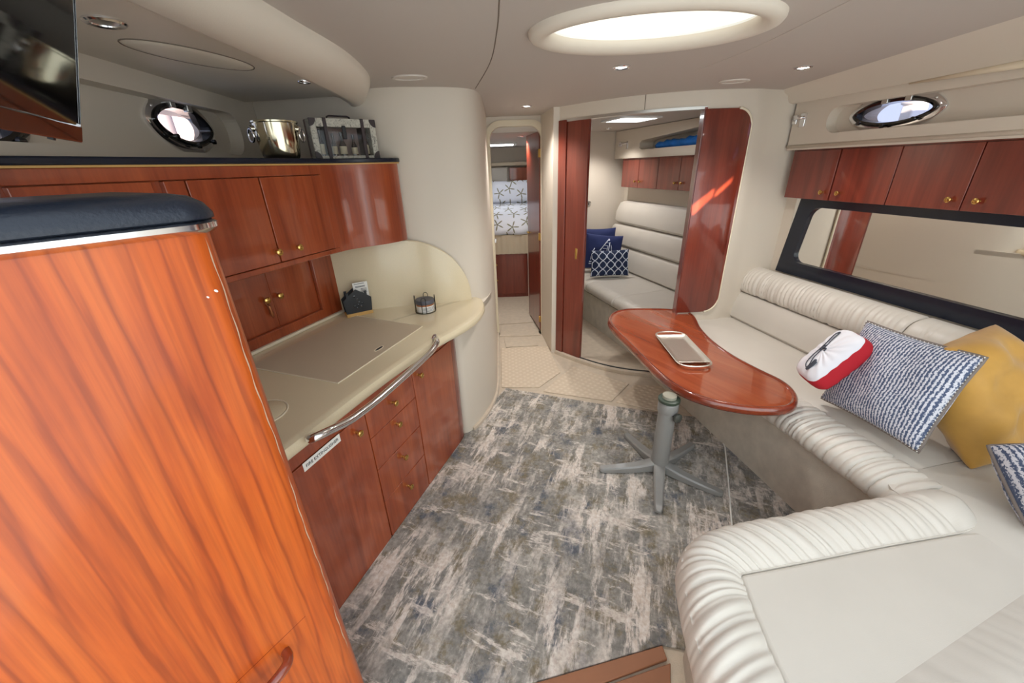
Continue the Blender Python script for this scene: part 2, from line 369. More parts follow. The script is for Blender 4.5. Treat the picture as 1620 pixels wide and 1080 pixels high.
def starfish():
    m, n, l, b = mat('starfish_print'); tc = N(n, 'ShaderNodeTexCoord')
    mp = N(n, 'ShaderNodeMapping'); l.new(tc.outputs['UV'], mp.inputs['Vector'])
    v = N(n, 'ShaderNodeTexVoronoi', voronoi_dimensions='2D'); v.inputs['Scale'].default_value = 1; v.inputs['Randomness'].default_value = .55; l.new(mp.outputs['Vector'], v.inputs['Vector'])
    sb = N(n, 'ShaderNodeVectorMath', operation='SUBTRACT'); l.new(mp.outputs['Vector'], sb.inputs[0]); l.new(v.outputs['Position'], sb.inputs[1])
    sx = N(n, 'ShaderNodeSeparateXYZ'); l.new(sb.outputs[0], sx.inputs[0])
    at = N(n, 'ShaderNodeMath', operation='ARCTAN2'); l.new(sx.outputs[1], at.inputs[0]); l.new(sx.outputs[0], at.inputs[1])
    sc = N(n, 'ShaderNodeSeparateColor'); l.new(v.outputs['Color'], sc.inputs[0])
    m1 = N(n, 'ShaderNodeMath', operation='MULTIPLY_ADD'); l.new(sc.outputs[0], m1.inputs[0]); m1.inputs[1].default_value = 6.28; l.new(at.outputs[0], m1.inputs[2])
    m2 = N(n, 'ShaderNodeMath', operation='MULTIPLY'); l.new(m1.outputs[0], m2.inputs[0]); m2.inputs[1].default_value = 2.5
    co = N(n, 'ShaderNodeMath', operation='COSINE'); l.new(m2.outputs[0], co.inputs[0])
    ab = N(n, 'ShaderNodeMath', operation='ABSOLUTE'); l.new(co.outputs[0], ab.inputs[0])
    pw = N(n, 'ShaderNodeMath', operation='POWER'); l.new(ab.outputs[0], pw.inputs[0]); pw.inputs[1].default_value = 7
    rr = N(n, 'ShaderNodeMath', operation='MULTIPLY_ADD'); l.new(pw.outputs[0], rr.inputs[0]); rr.inputs[1].default_value = .40; rr.inputs[2].default_value = .07
    ln = N(n, 'ShaderNodeVectorMath', operation='LENGTH'); l.new(sb.outputs[0], ln.inputs[0])
    lt = N(n, 'ShaderNodeMath', operation='LESS_THAN'); l.new(ln.outputs['Value'], lt.inputs[0]); l.new(rr.outputs[0], lt.inputs[1])
    mx = N(n, 'ShaderNodeMix', data_type='RGBA'); l.new(lt.outputs[0], mx.inputs['Factor']); mx.inputs['A'].default_value = srgb(232, 234, 244); mx.inputs['B'].default_value = srgb(140, 136, 118)
    l.new(mx.outputs['Result'], b.inputs['Base Color']); b.inputs['Roughness'].default_value = .85; return m
M['star'] = starfish()
def distressed():
    m, n, l, b = mat('distressed_print'); tc = N(n, 'ShaderNodeTexCoord')
    no = N(n, 'ShaderNodeTexNoise'); no.inputs['Scale'].default_value = 45; no.inputs['Detail'].default_value = 8; no.inputs['Roughness'].default_value = .7; no.inputs['Distortion'].default_value = 2; l.new(tc.outputs['Object'], no.inputs['Vector'])
    r = ramp(n, [(.36, srgb(92, 90, 86)), (.46, srgb(176, 172, 160)), (.7, srgb(206, 202, 188))]); l.new(no.outputs['Fac'], r.inputs['Fac']); l.new(r.outputs['Color'], b.inputs['Base Color']); b.inputs['Roughness'].default_value = .6; return m
M['distress'] = distressed()
M['darkleather'] = plain('dark_leather', srgb(48, 34, 36), .5)
M['bottle'] = plain('dark_bottle', srgb(46, 30, 28), .1, coat=.5)
M['bottlelabel'] = plain('bottle_label', srgb(196, 184, 156), .6)
M['boxback'] = plain('pinkish_lining', srgb(128, 104, 96), .7)
M['wax'] = plain('candle_grey', srgb(84, 84, 92), .5)
M['copper'] = plain('copper_band', srgb(176, 112, 72), .3, .6)
M['label'] = plain('paper_label', srgb(232, 230, 224), .7)
# ------------------------------------------------------------------ the shell
CZ = 2.05
floor = struct('floor', MB().box(-2.4, 2.9, -1.2, 8.2, -.05, 0), M['carpet'], 'beige carpeted cabin floor running through to the forward cabin', 'floor')
BASE[floor.name] = Vector((0, 0, 0))
pan = [[(792, 551), (867, 548), (887, 590), (853, 614), (793, 614)], [(906, 580), (996, 608), (968, 636), (858, 620)], [(1003, 609), (1060, 612), (1060, 655), (974, 637)],
       [(797, 536), (846, 534), (852, 547), (800, 550)], [(793, 516), (845, 513), (856, 531), (790, 533)], [(789, 490), (842, 486), (850, 510), (788, 514)]]
for i, p in enumerate(pan):
    q = [G(x, y) for x, y in p]; c = sum(q, Vector()) / len(q); q = [c + (v - c) * .985 for v in q]
    if (q[1] - q[0]).cross(q[2] - q[1]).z < 0: q.reverse()
    part(floor, 'carpet_panel', MB().prism([(v.x, v.y) for v in q], .0, .008), M['quilt'] if i < 3 else M['carpet'], bev=.003)
# ceiling with the oval hatch opening
HC, HA, HB, HR = (.49, 1.56), .33, .19, math.radians(-4)
def ell(a, b, n=64, c=HC, rot=HR):
    return [(c[0] + a * math.cos(t) * math.cos(rot) - b * math.sin(t) * math.sin(rot), c[1] + a * math.cos(t) * math.sin(rot) + b * math.sin(t) * math.cos(rot)) for t in [2 * math.pi * k / n for k in range(n)]]
o_, i_ = ringhole((-2.3, 2.8, .62, 8.2), ell(HA, HB), HC)
lv = lambda L, z: [(p[0], p[1], z) for p in L]
ceiling = struct('ceiling', MB().loft([lv(o_, CZ), lv(i_, CZ), lv(i_, CZ + .06), lv(o_, CZ + .06), lv(o_, CZ)]), M['ceil'], 'pale grey padded vinyl cabin ceiling with thin seams', 'ceiling')
for px in ([(792, -60), (790, 0), (786, 50), (775, 100), (752, 140)], [(1100, 112), (1200, 72), (1345, 0), (1420, -40)], [(1010, 152), (1012, 172)]):
    if px[0][0] == 1010: continue
    part(ceiling, 'seam', MB().tube(smooth([G(x, y, CZ) for x, y in px], 6), .0022, 6), M['seam'] if px[0][0] < 800 else M['ceil'])
# skylight
sk = thing('window_1', 'oval skylight with padded rim and daylit cream shade in the ceiling', 'skylight', (HC[0], HC[1], CZ), kind='structure')
prof = [(1.22, 0, .002), (1.215, 0, -.010), (1.19, 0, -.020), (1.13, 0, -.026), (1.06, 0, -.023), (1.01, 0, -.013), (.985, 0, .0), (.985, 0, .01)]
part(sk, 'rim', MB().loft([lv(ell(HA + .33 * (k - 1) * .98, HB + .33 * (k - 1) * .98), CZ + z) for k, _, z in prof]), M['soffit'], sm=True)
part(sk, 'shaft', MB().loft([lv(ell(HA - .004, HB - .004), CZ), lv(ell(HA + .0, HB + .0), CZ + .022)]), M['white'], sm=True)
part(sk, 'shade', MB().loft([lv(ell(HA + .01, HB + .01), CZ + .018), lv(ell(HA + .01, HB + .01), CZ + .022)], True, True, True), M['skylight'])
# port side: galley wall (upper part), column, lower curved panel
up_path = smooth([(-1.46, 2.61), (-1.05, 2.505), (-.64, 2.405), (-.4, 2.43), (-.25, 2.475), (-.172, 2.55), (-.14, 2.68), (-.135, 2.9), (-.14, 3.3), (-.155, 3.88)], 6)
struct('wall_galley', MB().wall(up_path, .04, .5, CZ), M['wall'], 'smooth cream wall behind the galley curving into the passage', 'wall', sm='auto')
lo_path = smooth([(-.48, 2.24), (-.40, 2.19), (-.325, 2.165), (-.26, 2.25), (-.205, 2.38), (-.162, 2.53), (-.138, 2.70), (-.137, 3.0), (-.155, 3.88)], 6)
lowwall = MB().wall(lo_path, .03, 0, .84)
lowwall.wall([(p.x, p.y) for p in lo_path if -.33 < p.x and p.y < 2.8], .11, .80, .8385)
struct('wall_column', lowwall, M['wall'], 'lower cream wall rounding the forward end of the galley', 'wall', sm='auto')
bb = MB().wall([(p[0] , p[1]) for p in offset_open([(p.x, p.y) for p in lo_path if p.y > 2.3 or p.x > -.3], -.018)], .03, 0, .035)
struct('baseboard_galley', bb, M['carpet'], 'carpeted skirting along the foot of the rounded galley wall', 'baseboard', bev=.006)
# hull side, port: frame h (x forward, y outwards)
PH = 1.191
hullp = MB()
hole = None
def lemon(a, b, n=48, p=1.25):
    return [(a * math.cos(t), b * (abs(math.sin(t)) ** p) * (1 if math.sin(t) >= 0 else -1)) for t in [2 * math.pi * k / n for k in range(n)]]
# liner panel with the long niche
nl = rrect(.2, 2.50, 1.755, 1.95, .085, 8, (0, 1, 1, 0))
o_, i_ = ringhole((-.7, 2.74, 1.60, 2.06), nl, (1.6, 1.85))
hy = lambda L, y: [(p[0], y, p[1]) for p in L]
liner = MB().loft([hy(o_, PH), hy(i_, PH), hy([(1.6 + (p[0] - 1.6) * 1.0, p[1]) for p in i_], PH + .07)])
struct('wall_port', liner, M['wall'], 'cream liner panel with a long niche along the port hull side', 'wall', fr='h', sm=False)
def porthole(name, label, fr, face, cx_, cz_, a, b, sgn, hullw, tilt=0):
    """face(x, z, d): point at along-hull x, height z and depth d towards the room"""
    T = thing(name, label, 'porthole', face(cx_, cz_, 0), fr, kind='structure')
    L = lambda k, add, d: [face(cx_ + p[0], cz_ + p[1] + tilt * p[0], d) for p in lemon(a * k + add, b * k + add)]
    part(T, 'flange', MB().loft([L(1, 0, 0), L(1, 0, .010), L(1, -.006, .014), L(1, -.034, .014), L(1, -.038, .0)]), M['chrome'], sm='auto')
    part(T, 'gasket', MB().loft([L(1, -.030, .002), L(1, -.030, .022), L(1, -.040, .026), L(1, -.052, .020), L(1, -.056, -.03)]), M['blackg'], sm='auto')
    part(T, 'pane', MB().loft([L(1, -.05, -.006), L(1, -.05, -.002)], True, True, True), M['glass'])
    for q in (-.30, .18):
        x = cx_ + q * a; zt = cz_ + b - .035 + tilt * q * a
        h = MB()
        p0 = face(x - .016, zt - .022, .012); p1 = face(x + .016, zt + .022, .034)
        h.box(min(p0[0], p1[0]), max(p0[0], p1[0]), min(p0[1], p1[1]), max(p0[1], p1[1]), p0[2], p1[2])
        part(T, 'hinge', h, M['satin'], bev=.003)
    for q in (-.55, .05, .62):
        x = cx_ + q * a; zb = cz_ - b * (abs(math.sin(math.acos(q))) ** 1.25) + .034 + tilt * q * a
        c = Vector(face(x, zb, .012)); ax = Vector(face(x, zb, 1)) - Vector(face(x, zb, 0))
        part(T, 'dog_knob', MB().lathe([(.004, 0), (.004, .02), (.011, .022), (.011, .034), (.006, .037)], c, 12, ax), M['blackg'], sm='auto')
    for q in (-.8, -.4, .4, .8):
        x = cx_ + q * a * .97; zz = cz_ + (b * (abs(math.sin(math.acos(abs(q)))) ** 1.25) - .012) * (1 if q < 0 else -1) + tilt * q * a
        c = Vector(face(x, zz, .012)); ax = Vector(face(x, zz, 1)) - Vector(face(x, zz, 0))
        part(T, 'screw', MB().lathe([(.006, 0), (.006, .004), (.003, .006)], c, 8, ax), M['satin'])
    return T
# outer hull behind the niche with two porthole openings
pq = hit(288, 199, 'h', 1, PH + .07); pc = [(pq.x, pq.z), (1.22, 1.80)]; print('port', pc)
hm = MB()
for (x0, x1, c) in ((1.55, 2.74, pc[0]), (-.7, 1.55, pc[1])):
    hl = [(c[0] + p[0] * .86, c[1] + p[1] * .86) for p in lemon(.21, .108, 48, 1.1)]
    o_, i_ = ringhole((x0, x1, 1.60, 2.06), hl, c)
    hm.loft([hy(o_, PH + .07), hy(i_, PH + .07), hy(i_, PH + .13), hy(o_, PH + .13)])
hm.box(-.7, 2.74, PH + .02, PH + .13, -.02, 1.62)
struct('wall_hull_port', hm, M['wall'], 'cream hull side behind the port niche, cut for portholes', 'wall', fr='h')
pf = lambda x, z, d: (x, PH + .07 - d, z)
porthole('window_2', 'chrome porthole above the navy shelf, beside the gold ice bucket', 'h', pf, pc[0][0], pc[0][1], .225, .115, 1, 0, -.05)
porthole('window_3', 'porthole in the port niche just behind the television', 'h', pf, pc[1][0], pc[1][1], .20, .10, 1, 0, 0)
# soffit on the port side
up_edge = smooth([(-.57, .62), (-.60, 1.0), (-.585, 1.35), (-.56, 1.72), (-.60, 2.1), (-.69, 2.36), (-.74, 2.44)], 8)
lo_edge = smooth([(-.72, .62), (-.725, 1.0), (-.725, 1.35), (-.725, 1.72), (-.74, 2.1), (-.775, 2.36), (-.80, 2.44)], 8)
loops = []
for a, b in zip(up_edge, lo_edge):
    row = [(a.x, a.y, CZ + .005)]
    for k in range(1, 8):
        t = k / 8; ang = t * math.pi / 2
        row.append((a.x + (b.x - a.x) * (1 - math.cos(ang)) * .9, a.y + (b.y - a.y) * t, CZ - .078 * math.sin(ang)))
    row += [(b.x, b.y, CZ - .078), (b.x - .015, b.y, CZ - .074), (b.x - .03, b.y, CZ - .060), (b.x - .07, b.y, CZ - .034), (b.x - .10, b.y, CZ - .026), (-1.62, b.y + .1, CZ - .026), (-1.62, b.y + .1, CZ + .005)]
    loops.append(row)
sof = struct('trim_1', MB().loft(loops, True, True, True), M['soffit'], 'rounded cream soffit over the galley shelf', 'soffit', sm='auto')
BASE[sof.name] = Vector((0, 0, 0))
SZ = CZ - .026
def oval(c, a, b, rot, n=40): return ell(a, b, n, c, rot)
T = thing('access_panel', 'oval padded access panel set in the galley soffit', 'panel', (-1.03, 1.60, SZ))
ovl = lambda a, b, z: lv(oval((-1.03, 1.60), a, b, math.radians(72)), z)
part(T, 'pad', MB().loft([ovl(.212, .092, SZ), ovl(.210, .090, SZ - .002), ovl(.17, .06, SZ - .007), ovl(.09, .025, SZ - .008)], True, False, True), M['soffit'], sm=True)
part(T, 'welt', MB().tube(ovl(.214, .094, SZ - .001), .002, 6, True), M['seam'], sm=True)
def downlight(c, r, ang, label, on, group=None, name='ceiling_light', watts=10, ax=(0, 0, -1)):
    T = thing(name, label, 'light', c, group=group); a = Vector(ax)
    part(T, 'bezel', MB().lathe([(r, -.001), (r, .004), (r * .9, .008), (r * .68, .006), (r * .64, .0)], c, 28, a, False, False), M['chrome'], sm='auto')
    part(T, 'lens', MB().lathe([(r * .66, .001), (r * .62, .0035), (r * .3, .0055)], c, 24, a), M['lamp'] if on else M['satin'], sm='auto')
    if on and watts:
        ld = bpy.data.lights.new(name + '_lamp', 'SPOT'); ld.energy = watts; ld.spot_size = math.radians(125); ld.spot_blend = .8; ld.shadow_soft_size = .03; ld.color = (1, .965, .92)
        lo = bpy.data.objects.new('bulb', ld); COL.objects.link(lo); lo.parent = T; lo.location = (0, 0, -.02)
    return T
downlight(tuple(G(165, 33, SZ)), .045, 0, 'unlit chrome eyeball light in the soffit beside the television', False, name='soffit_light')
downlight(tuple(G(481, 128, SZ)), .028, 0, 'small unlit chrome light in the soffit above the ice bucket', False, name='soffit_light')
downlight(tuple(G(983, 105, CZ)), .040, 0, 'lit chrome downlight in the ceiling right beside the oval skylight', True, watts=32)
downlight(tuple(G(1271, 106, CZ)), .040, 0, 'lit chrome downlight in the ceiling above the settee', True, watts=32)
downlight(tuple(G(833, 167, CZ)), .040, 0, 'lit chrome downlight in the ceiling before the passage door', True, watts=32)
for (px, a, b, rot, lab) in (((648, 122), .085, .06, 0, 'flush oval speaker grille in the ceiling above the galley wall'), ((1162, 128), .085, .06, 0, 'flush oval speaker grille in the ceiling above the sliding door')):
    c = G(px[0], px[1], CZ)
    T = thing('ceiling_speaker', lab, 'speaker', tuple(c))
    part(T, 'ring', MB().loft([lv(oval((c.x, c.y), a, b, rot), CZ + .002), lv(oval((c.x, c.y), a - .003, b - .003, rot), CZ - .006), lv(oval((c.x, c.y), a - .016, b - .016, rot), CZ - .006), lv(oval((c.x, c.y), a - .018, b - .018, rot), CZ)]), M['plastic'], sm='auto')
    part(T, 'grille', MB().loft([lv(oval((c.x, c.y), a - .016, b - .016, rot), CZ - .002), lv(oval((c.x, c.y), a - .04, b - .035, rot), CZ - .005)], True, True, True), M['plastic'], sm='auto')
# door wall of the forward cabin (x, z plane at y = 3.87)
DY = 3.87
dh = rrect(-.135, .32, 0.0, 1.975, .10, 8, (0, 0, 1, 1))
o_, i_ = ringhole((-.75, .60, -.0, CZ), [(p[0], max(p[1], .0)) for p in dh], (.09, 1.0))
xy = lambda L, y: [(p[0], y, p[1]) for p in L]
struct('wall_forward', MB().loft([xy(o_, DY), xy(i_, DY), xy(i_, DY + .05), xy(o_, DY + .05)]), M['wall'], 'cream bulkhead with a narrow round topped doorway', 'wall')
D1 = thing('door_1', 'narrow open wood door with round topped cream frame to the forward cabin', 'door', (.09, DY, 0), kind='structure')
fo = rrect(-.17, .362, 0, 2.02, .13, 8, (0, 0, 1, 1)); fi = rrect(-.132, .317, 0, 1.972, .10, 8, (0, 0, 1, 1))
fo2, fi2 = fo[:-0] if False else fo, fi
part(D1, 'frame', MB().loft([xy(fo, DY + .001), xy(fo, DY - .014), xy(fi, DY - .018), xy(fi, DY + .055)]), M['trim'], sm='auto')
lf = thing  # door leaf: hinged at the right jamb, swung forward
A0, A1 = Vector((.318, DY + .03)), Vector((.232, DY + .57)); dl = (A1 - A0).normalized(); nl_ = Vector((-dl.y, dl.x))
def leafbox(u0, u1, n0, n1, z0, z1):
    m_ = MB().box(u0, u1, n0, n1, z0, z1)
    return m_.map(lambda p: (A0.x + dl.x * p[0] + nl_.x * p[1], A0.y + dl.y * p[0] + nl_.y * p[1], p[2]))
LL = (A1 - A0).length
lp = rrect(0, LL, .03, 1.95, .09, 8, (0, 0, 0, 1))
leaf = MB().loft([[(A0.x + dl.x * p[0] + nl_.x * t, A0.y + dl.y * p[0] + nl_.y * t, p[1]) for p in lp] for t in (-.012, .012)], True, True, True)
lo_ = part(D1, 'door_leaf', leaf, M['cherry_shaded'], bev=.002)
for z in (.12, .98, 1.72): part(lo_, 'hinge', leafbox(-.008, .02, -.016, .02, z, z + .07), M['brass'], bev=.002)
part(lo_, 'door_handle', leafbox(LL - .08, LL - .02, .012, .03, .98, 1.0), M['brass'], bev=.004)
part(D1, 'strike_latch', MB().box(-.135, -.115, DY - .02, DY - .002, .98, 1.02), M['chrome'], bev=.003)
# short wall between the doorway and the sliding door
struct('wall_passage', MB().wall([(.37, 3.88), (.40, 3.6), (.426, 3.386)], -.05, 0, CZ), M['wall'], 'short cream wall between narrow doorway and sliding door', 'wall')
ARC = smooth([(.424, 3.386), (.60, 3.195), (.81, 3.02), (1.02, 2.915), (1.30, 2.85), (1.60, 2.875), (1.79, 2.945), (1.99, 2.985), (2.45, 3.02)], 12)
def arc_between(x0, x1):
    out = [p for p in ARC if x0 < p.x < x1]
    def at(x):
        for a, b in zip(ARC, ARC[1:]):
            if a.x <= x <= b.x: return a.lerp(b, (x - a.x) / (b.x - a.x))
        return ARC[0] if x < ARC[0].x else ARC[-1]
    return [at(x0)] + out + [at(x1)]
bulk = MB().wall([(p.x, p.y) for p in arc_between(.424, 1.30)], .06, 1.96, CZ)
bulk.wall([(p.x, p.y) for p in arc_between(1.30, 2.45)], .06, 0, CZ)
bk = struct('wall_bulkhead', bulk, M['wall'], 'curved cream bulkhead around the sliding door opening', 'wall', sm='auto')
sm_ = arc_between(.93, .95)[0]; part(bk, 'seam', MB().tube([(sm_.x - .001, sm_.y - .001, 1.965), (sm_.x - .001, sm_.y - .001, CZ)], .0022, 6), M['seam'])
def arcpanel(x0, x1, outline, t0, t1):
    """plate following the arc; outline(u, z) loop in arc length and height"""
    P = arc_between(x0, x1); Ls = [0]
    for a, b in zip(P, P[1:]): Ls.append(Ls[-1] + (b - a).length)
    tot = Ls[-1]
    def at(u, off):
        u = max(0, min(1, u)) * tot
        for i in range(len(P) - 1):
            if Ls[i] <= u <= Ls[i + 1] + 1e-9:
                t = (u - Ls[i]) / max(1e-9, Ls[i + 1] - Ls[i]); p = P[i].lerp(P[i + 1], t); d = (P[i + 1] - P[i]).normalized(); return (p.x + d.y * off, p.y - d.x * off)
    m_ = MB(); n = 10
    cols = []
    for k in range(n + 1):
        u = k / n; z0, z1 = outline(u)
        a, b = at(u, t0), at(u, t1)
        cols.append([(a[0], a[1], z0), (b[0], b[1], z0), (b[0], b[1], z1), (a[0], a[1], z1)])
    return m_.loft(cols, True, True, True)
D2 = thing('door_2', 'curved glossy cherry sliding door around the guest cabin opening', 'door', (.9, 2.97, 0), kind='structure')
part(D2, 'jamb', arcpanel(.424, .475, lambda u: (.03, 1.958), -.02, .012), M['cherry_shaded'], sm='auto', bev=.003)
leaf2 = part(D2, 'door_leaf', arcpanel(.477, .612, lambda u: (.03, 1.955), -.03, .002), M['cherry_shaded'], sm='auto', bev=.003)
hp = arc_between(.555, .575)[0]
part(leaf2, 'flush_pull', MB().box(-.011, .011, -.004, .004, .93, 1.02).rot(math.radians(-47)).map(lambda p: (p[0] + hp.x + .004, p[1] + hp.y - .005, p[2])), M['brass'], bev=.002)
def rp(u):
    r = .11; W = .31; x = u * W
    if x > W - r:
        d = x - (W - r); h = r - math.sqrt(max(0, r * r - d * d)); return (.57 + h, 1.945 - h)
    return (.57, 1.945)
# finer columns near the rounded side
def rpanel():
    P = arc_between(1.288, 1.605); 
    us = [0, .15, .3, .45, .6, .66, .72, .78, .83, .88, .92, .95, .975, .99, 1.0]
    Pr = resample([(p.x, p.y, 0) for p in P], 101); cols = []
    for u in us:
        i = min(99, int(u * 100)); p = Pr[int(u * 100)]; d = (Pr[i + 1] - Pr[i]).normalized(); z0, z1 = rp(u)
        cols.append([(p.x + d.y * o, p.y - d.x * o, z) for o, z in ((-.01, z0), (.012, z0), (.018, z0 + .012), (.018, z1 - .012), (.012, z1), (-.01, z1))])
    return MB().loft(cols, True, True, True)
part(D2, 'pocket_panel', rpanel(), M['cherry_shaded'], sm='auto')
def edge_pts():
    P = arc_between(1.295, 1.605); Pr = resample([(p.x, p.y, 0) for p in P], 101); low = []; hi = []
    for u in [.66, .72, .78, .83, .88, .92, .95, .975, .99, 1.0]:
        i = min(99, int(u * 100)); p = Pr[int(u * 100)]; d = (Pr[i + 1] - Pr[i]).normalized(); z0, z1 = rp(u)
        low.append((p.x + d.y * .012 + .004, p.y - d.x * .012, z0)); hi.append((p.x + d.y * .012 + .004, p.y - d.x * .012, z1))
    return hi + low[::-1]
part(D2, 'jamb', arcpanel(1.282, 1.299, lambda u: (.03, 1.955), -.062, .010), M['cherry_shaded'], sm='auto')
part(D2, 'edge_trim', MB().tube(edge_pts(), .008, 8), M['trim'], sm=True)
part(D2, 'head_track', MB().wall(offset_open([(p.x, p.y) for p in arc_between(.43, 1.30)], -.006), .05, 1.945, 1.962), M['satin'])
part(D2, 'floor_track', MB().wall(offset_open([(p.x, p.y) for p in arc_between(.60, 1.30)], .004), .012, .03, .036), M['blackm'])
part(D2, 'threshold', MB().wall(offset_open([(p.x, p.y) for p in arc_between(.43, 1.62)], -.035), .10, 0, .03), M['carpet'], bev=.008)
# starboard side: frame s (x = outwards D, y = forward)
nl = rrect(-.2, 2.33, 1.775, 1.915, .065, 8, (0, 1, 1, 0))
o_, i_ = ringhole((-.75, 2.585, 1.70, 2.0), nl, (1.5, 1.845))
sD = lambda L, d: [(d, p[0], p[1]) for p in L]
st = MB().loft([sD(o_, 2.42), sD(i_, 2.42), sD(i_, 2.49)])
st.box(2.42, 2.50, -.75, 2.585, 1.69, 1.702)
wst = struct('wall_starboard', st, M['wall'], 'cream liner panel with long niche above the settee cabinets', 'wall', fr='s')
part(wst, 'lower_lip', MB().tube([(2.425, -.75, 1.712), (2.425, 2.585, 1.712)], .012, 8), M['wall'], sm=True)
sq = hit(1415, 177, 's', 0, 2.49); print('stb', sq)
hl = [(sq.y + p[0] * .86, sq.z + p[1] * .86) for p in lemon(.235, .095, 48, 1.1)]
o_, i_ = ringhole((-.75, 2.75, 1.705, 2.06), hl, (sq.y, sq.z))
hs = MB().loft([sD(o_, 2.49), sD(i_, 2.49), sD(i_, 2.63), sD(o_, 2.63)]); hs.box(2.53, 2.63, -.75, 2.75, -.02, 1.71)
struct('wall_hull_starboard', hs, M['wall'], 'cream hull side behind the starboard niche and the settee', 'wall', fr='s')
sf = lambda x, z, d: (2.49 - d, x, z)
porthole('window_4', 'chrome porthole in the niche above the cherry settee cabinets', 's', sf, sq.y, sq.z, .245, .100, -1, 0, .0)
T = thing('panel_latch', 'small chrome latch on the cream panel beside the starboard porthole', 'latch', (2.42, 2.545, 1.865), 's')
part(T, 'plate', MB().box(2.408, 2.421, 2.482, 2.522, 1.825, 1.905), M['chrome'], bev=.003)
part(T, 'keeper', MB().box(2.408, 2.421, 2.548, 2.582, 1.845, 1.90), M['chrome'], bev=.003)
part(T, 'bar', MB().tube([(2.402, 2.495, 1.88), (2.395, 2.53, 1.88), (2.402, 2.57, 1.872)], .009, 8), M['chrome'], sm=True)
ce = [(1.68, .62), (1.70, 1.0), (1.735, 1.6), (1.79, 2.4), (1.84, 3.2)]
lo2 = []
for i, (x, y) in enumerate(smooth(ce, 4)):
    s_ = -.17 * x + .985 * y
    b = f2w((2.43, s_, 0), 's'); k = f2w((2.405, s_, 0), 's')
    lo2.append([(x, y, CZ + .005), (x, y, CZ), (x + (k.x - x) * .5, y + (k.y - y) * .5, CZ - .035), (k.x - .03, k.y, CZ - .075), (k.x, k.y, CZ - .082), (b.x, b.y, CZ - .065), (b.x, b.y, CZ + .005)])
struct('trim_2', MB().loft(lo2, True, True, True), M['soffit'], 'sloping cream soffit over the starboard settee wall', 'soffit', sm='auto')
solo('cove_glow_strip', 'slim pale strip standing for the cove glow under the starboard soffit', 'glow strip', MB().tube([(2.40, .7, 1.965), (2.39, 1.2, 1.963), (2.395, 1.5, 1.962), (2.405, 1.9, 1.965)], [.016, .02, .016, .004], 10), M['trim'], (2.39, 1.2, 1.963), 's', sm=True)  # pale strip added for the glow in the cove slot
# overhead lockers
def knob(par, c, ax, r=.012, m=None):
    return part(par, 'knob', MB().lathe([(r * .55, 0), (r * .4, r * .5), (r * .45, r * .9), (r, r * 1.2), (r * 1.05, r * 1.7), (r * .6, r * 2.05)], c, 14, ax), m or M['brass'], sm='auto')
T = thing('overhead_locker', 'row of cherry lockers, backlit shade put into their colour, with brass knobs above the mirror and settee', 'cabinet', (2.50, 1.3, 1.39), 's')
part(T, 'body', MB().box(2.47, 2.60, -.4, 2.545, 1.388, 1.70), M['cherry_shaded'])
part(T, 'top_rail', MB().box(2.448, 2.472, -.4, 2.545, 1.685, 1.70), M['cherry_shaded'], bev=.002)
for k, s1 in enumerate([2.545, 2.20, 1.86, 1.52, 1.18, .84, .5, .16]):
    s0 = s1 - .338
    d = part(T, 'door', MB().box(2.448, 2.471, s0, s1 - .003, 1.388, 1.682), M['cherry_shaded'], bev=.002)
    knob(d, (2.448, s0 + .045 if k % 2 == 0 else s1 - .06, 1.436), (-1, 0, 0), .013)
# mirror strip
mo = [(.2, .885), (2.52, .885), (2.455, 1.385), (.2, 1.385)]
T = thing('wall_mirror', 'long mirror strip in a navy frame behind the settee back', 'mirror', (2.53, 1.3, .885), 's')
mi = rrect(.25, 2.41, .955, 1.335, .07, 6, (0, 1, 1, 0))
o_, i_ = ringhole((-.4, 2.52, .862, 1.40), mi, (1.3, 1.15))
sl = lambda L: [(p[0] - (.065 * (p[1] - .885) / .5 if p[0] > 1.8 else 0), p[1]) for p in L]
o_, i_ = sl(o_), sl(i_)
part(T, 'frame', MB().loft([sD(o_, 2.528), sD(o_, 2.506), sD(i_, 2.500), sD(i_, 2.526)]), M['navy'], sm='auto')
part(T, 'mirror_glass', MB().box(2.519, 2.524, -.3, 2.50, .90, 1.39), M['mirror'])
# ------------------------------------------------------------------ guest cabin (frame c: x = outwards, y = forward)
GZ = 1.99
gx = [ (p.x, p.y) for p in arc_between(.40, 2.45)]
gc = MB()
ob = offset_open(gx, .07)
gcp = [(ob[0][0], ob[0][1])] + [(p[0], p[1]) for p in ob] + [tuple(f2w((3.0, 4.7, 0), 'c'))[:2], tuple(f2w((1.55, 4.7, 0), 'c'))[:2], (.47, 4.9)]
hcx = w2f(G(1000, 187, GZ), 'c'); 
gc.prism(gcp[1:], GZ, GZ + .03)
struct('ceiling_guest', gc, M['ceil'], 'low vinyl ceiling of the guest cabin beyond the sliding door', 'ceiling')
struct('wall_guest_forward', MB().box(1.72, 3.05, 4.62, 4.68, 0, 2.04), M['wall'], 'plain cream wall at the forward end of the guest cabin', 'wall', fr='c')
struct('wall_guest_inner', MB().wall([(.455, 3.42), (.50, 4.9)], .05, 0, 2.04), M['wall'], 'cream partition between passage and guest cabin', 'wall')
struct('wall_guest_hull', MB().box(2.84, 2.90, 2.5, 4.65, 0, 2.04), M['wall'], 'cream hull side of the guest cabin', 'wall', fr='c')
T = thing('guest_hatch', 'bright square ceiling hatch in the guest cabin', 'hatch', (hcx.x, hcx.y, GZ), 'c', kind='structure'); T.name = 'window_5'; BASE[T.name] = Vector((hcx.x, hcx.y, GZ))
hq = rrect(hcx.x - .2, hcx.x + .2, hcx.y - .17, hcx.y + .2, .04)
hq2 = rrect(hcx.x - .165, hcx.x + .165, hcx.y - .135, hcx.y + .165, .03)
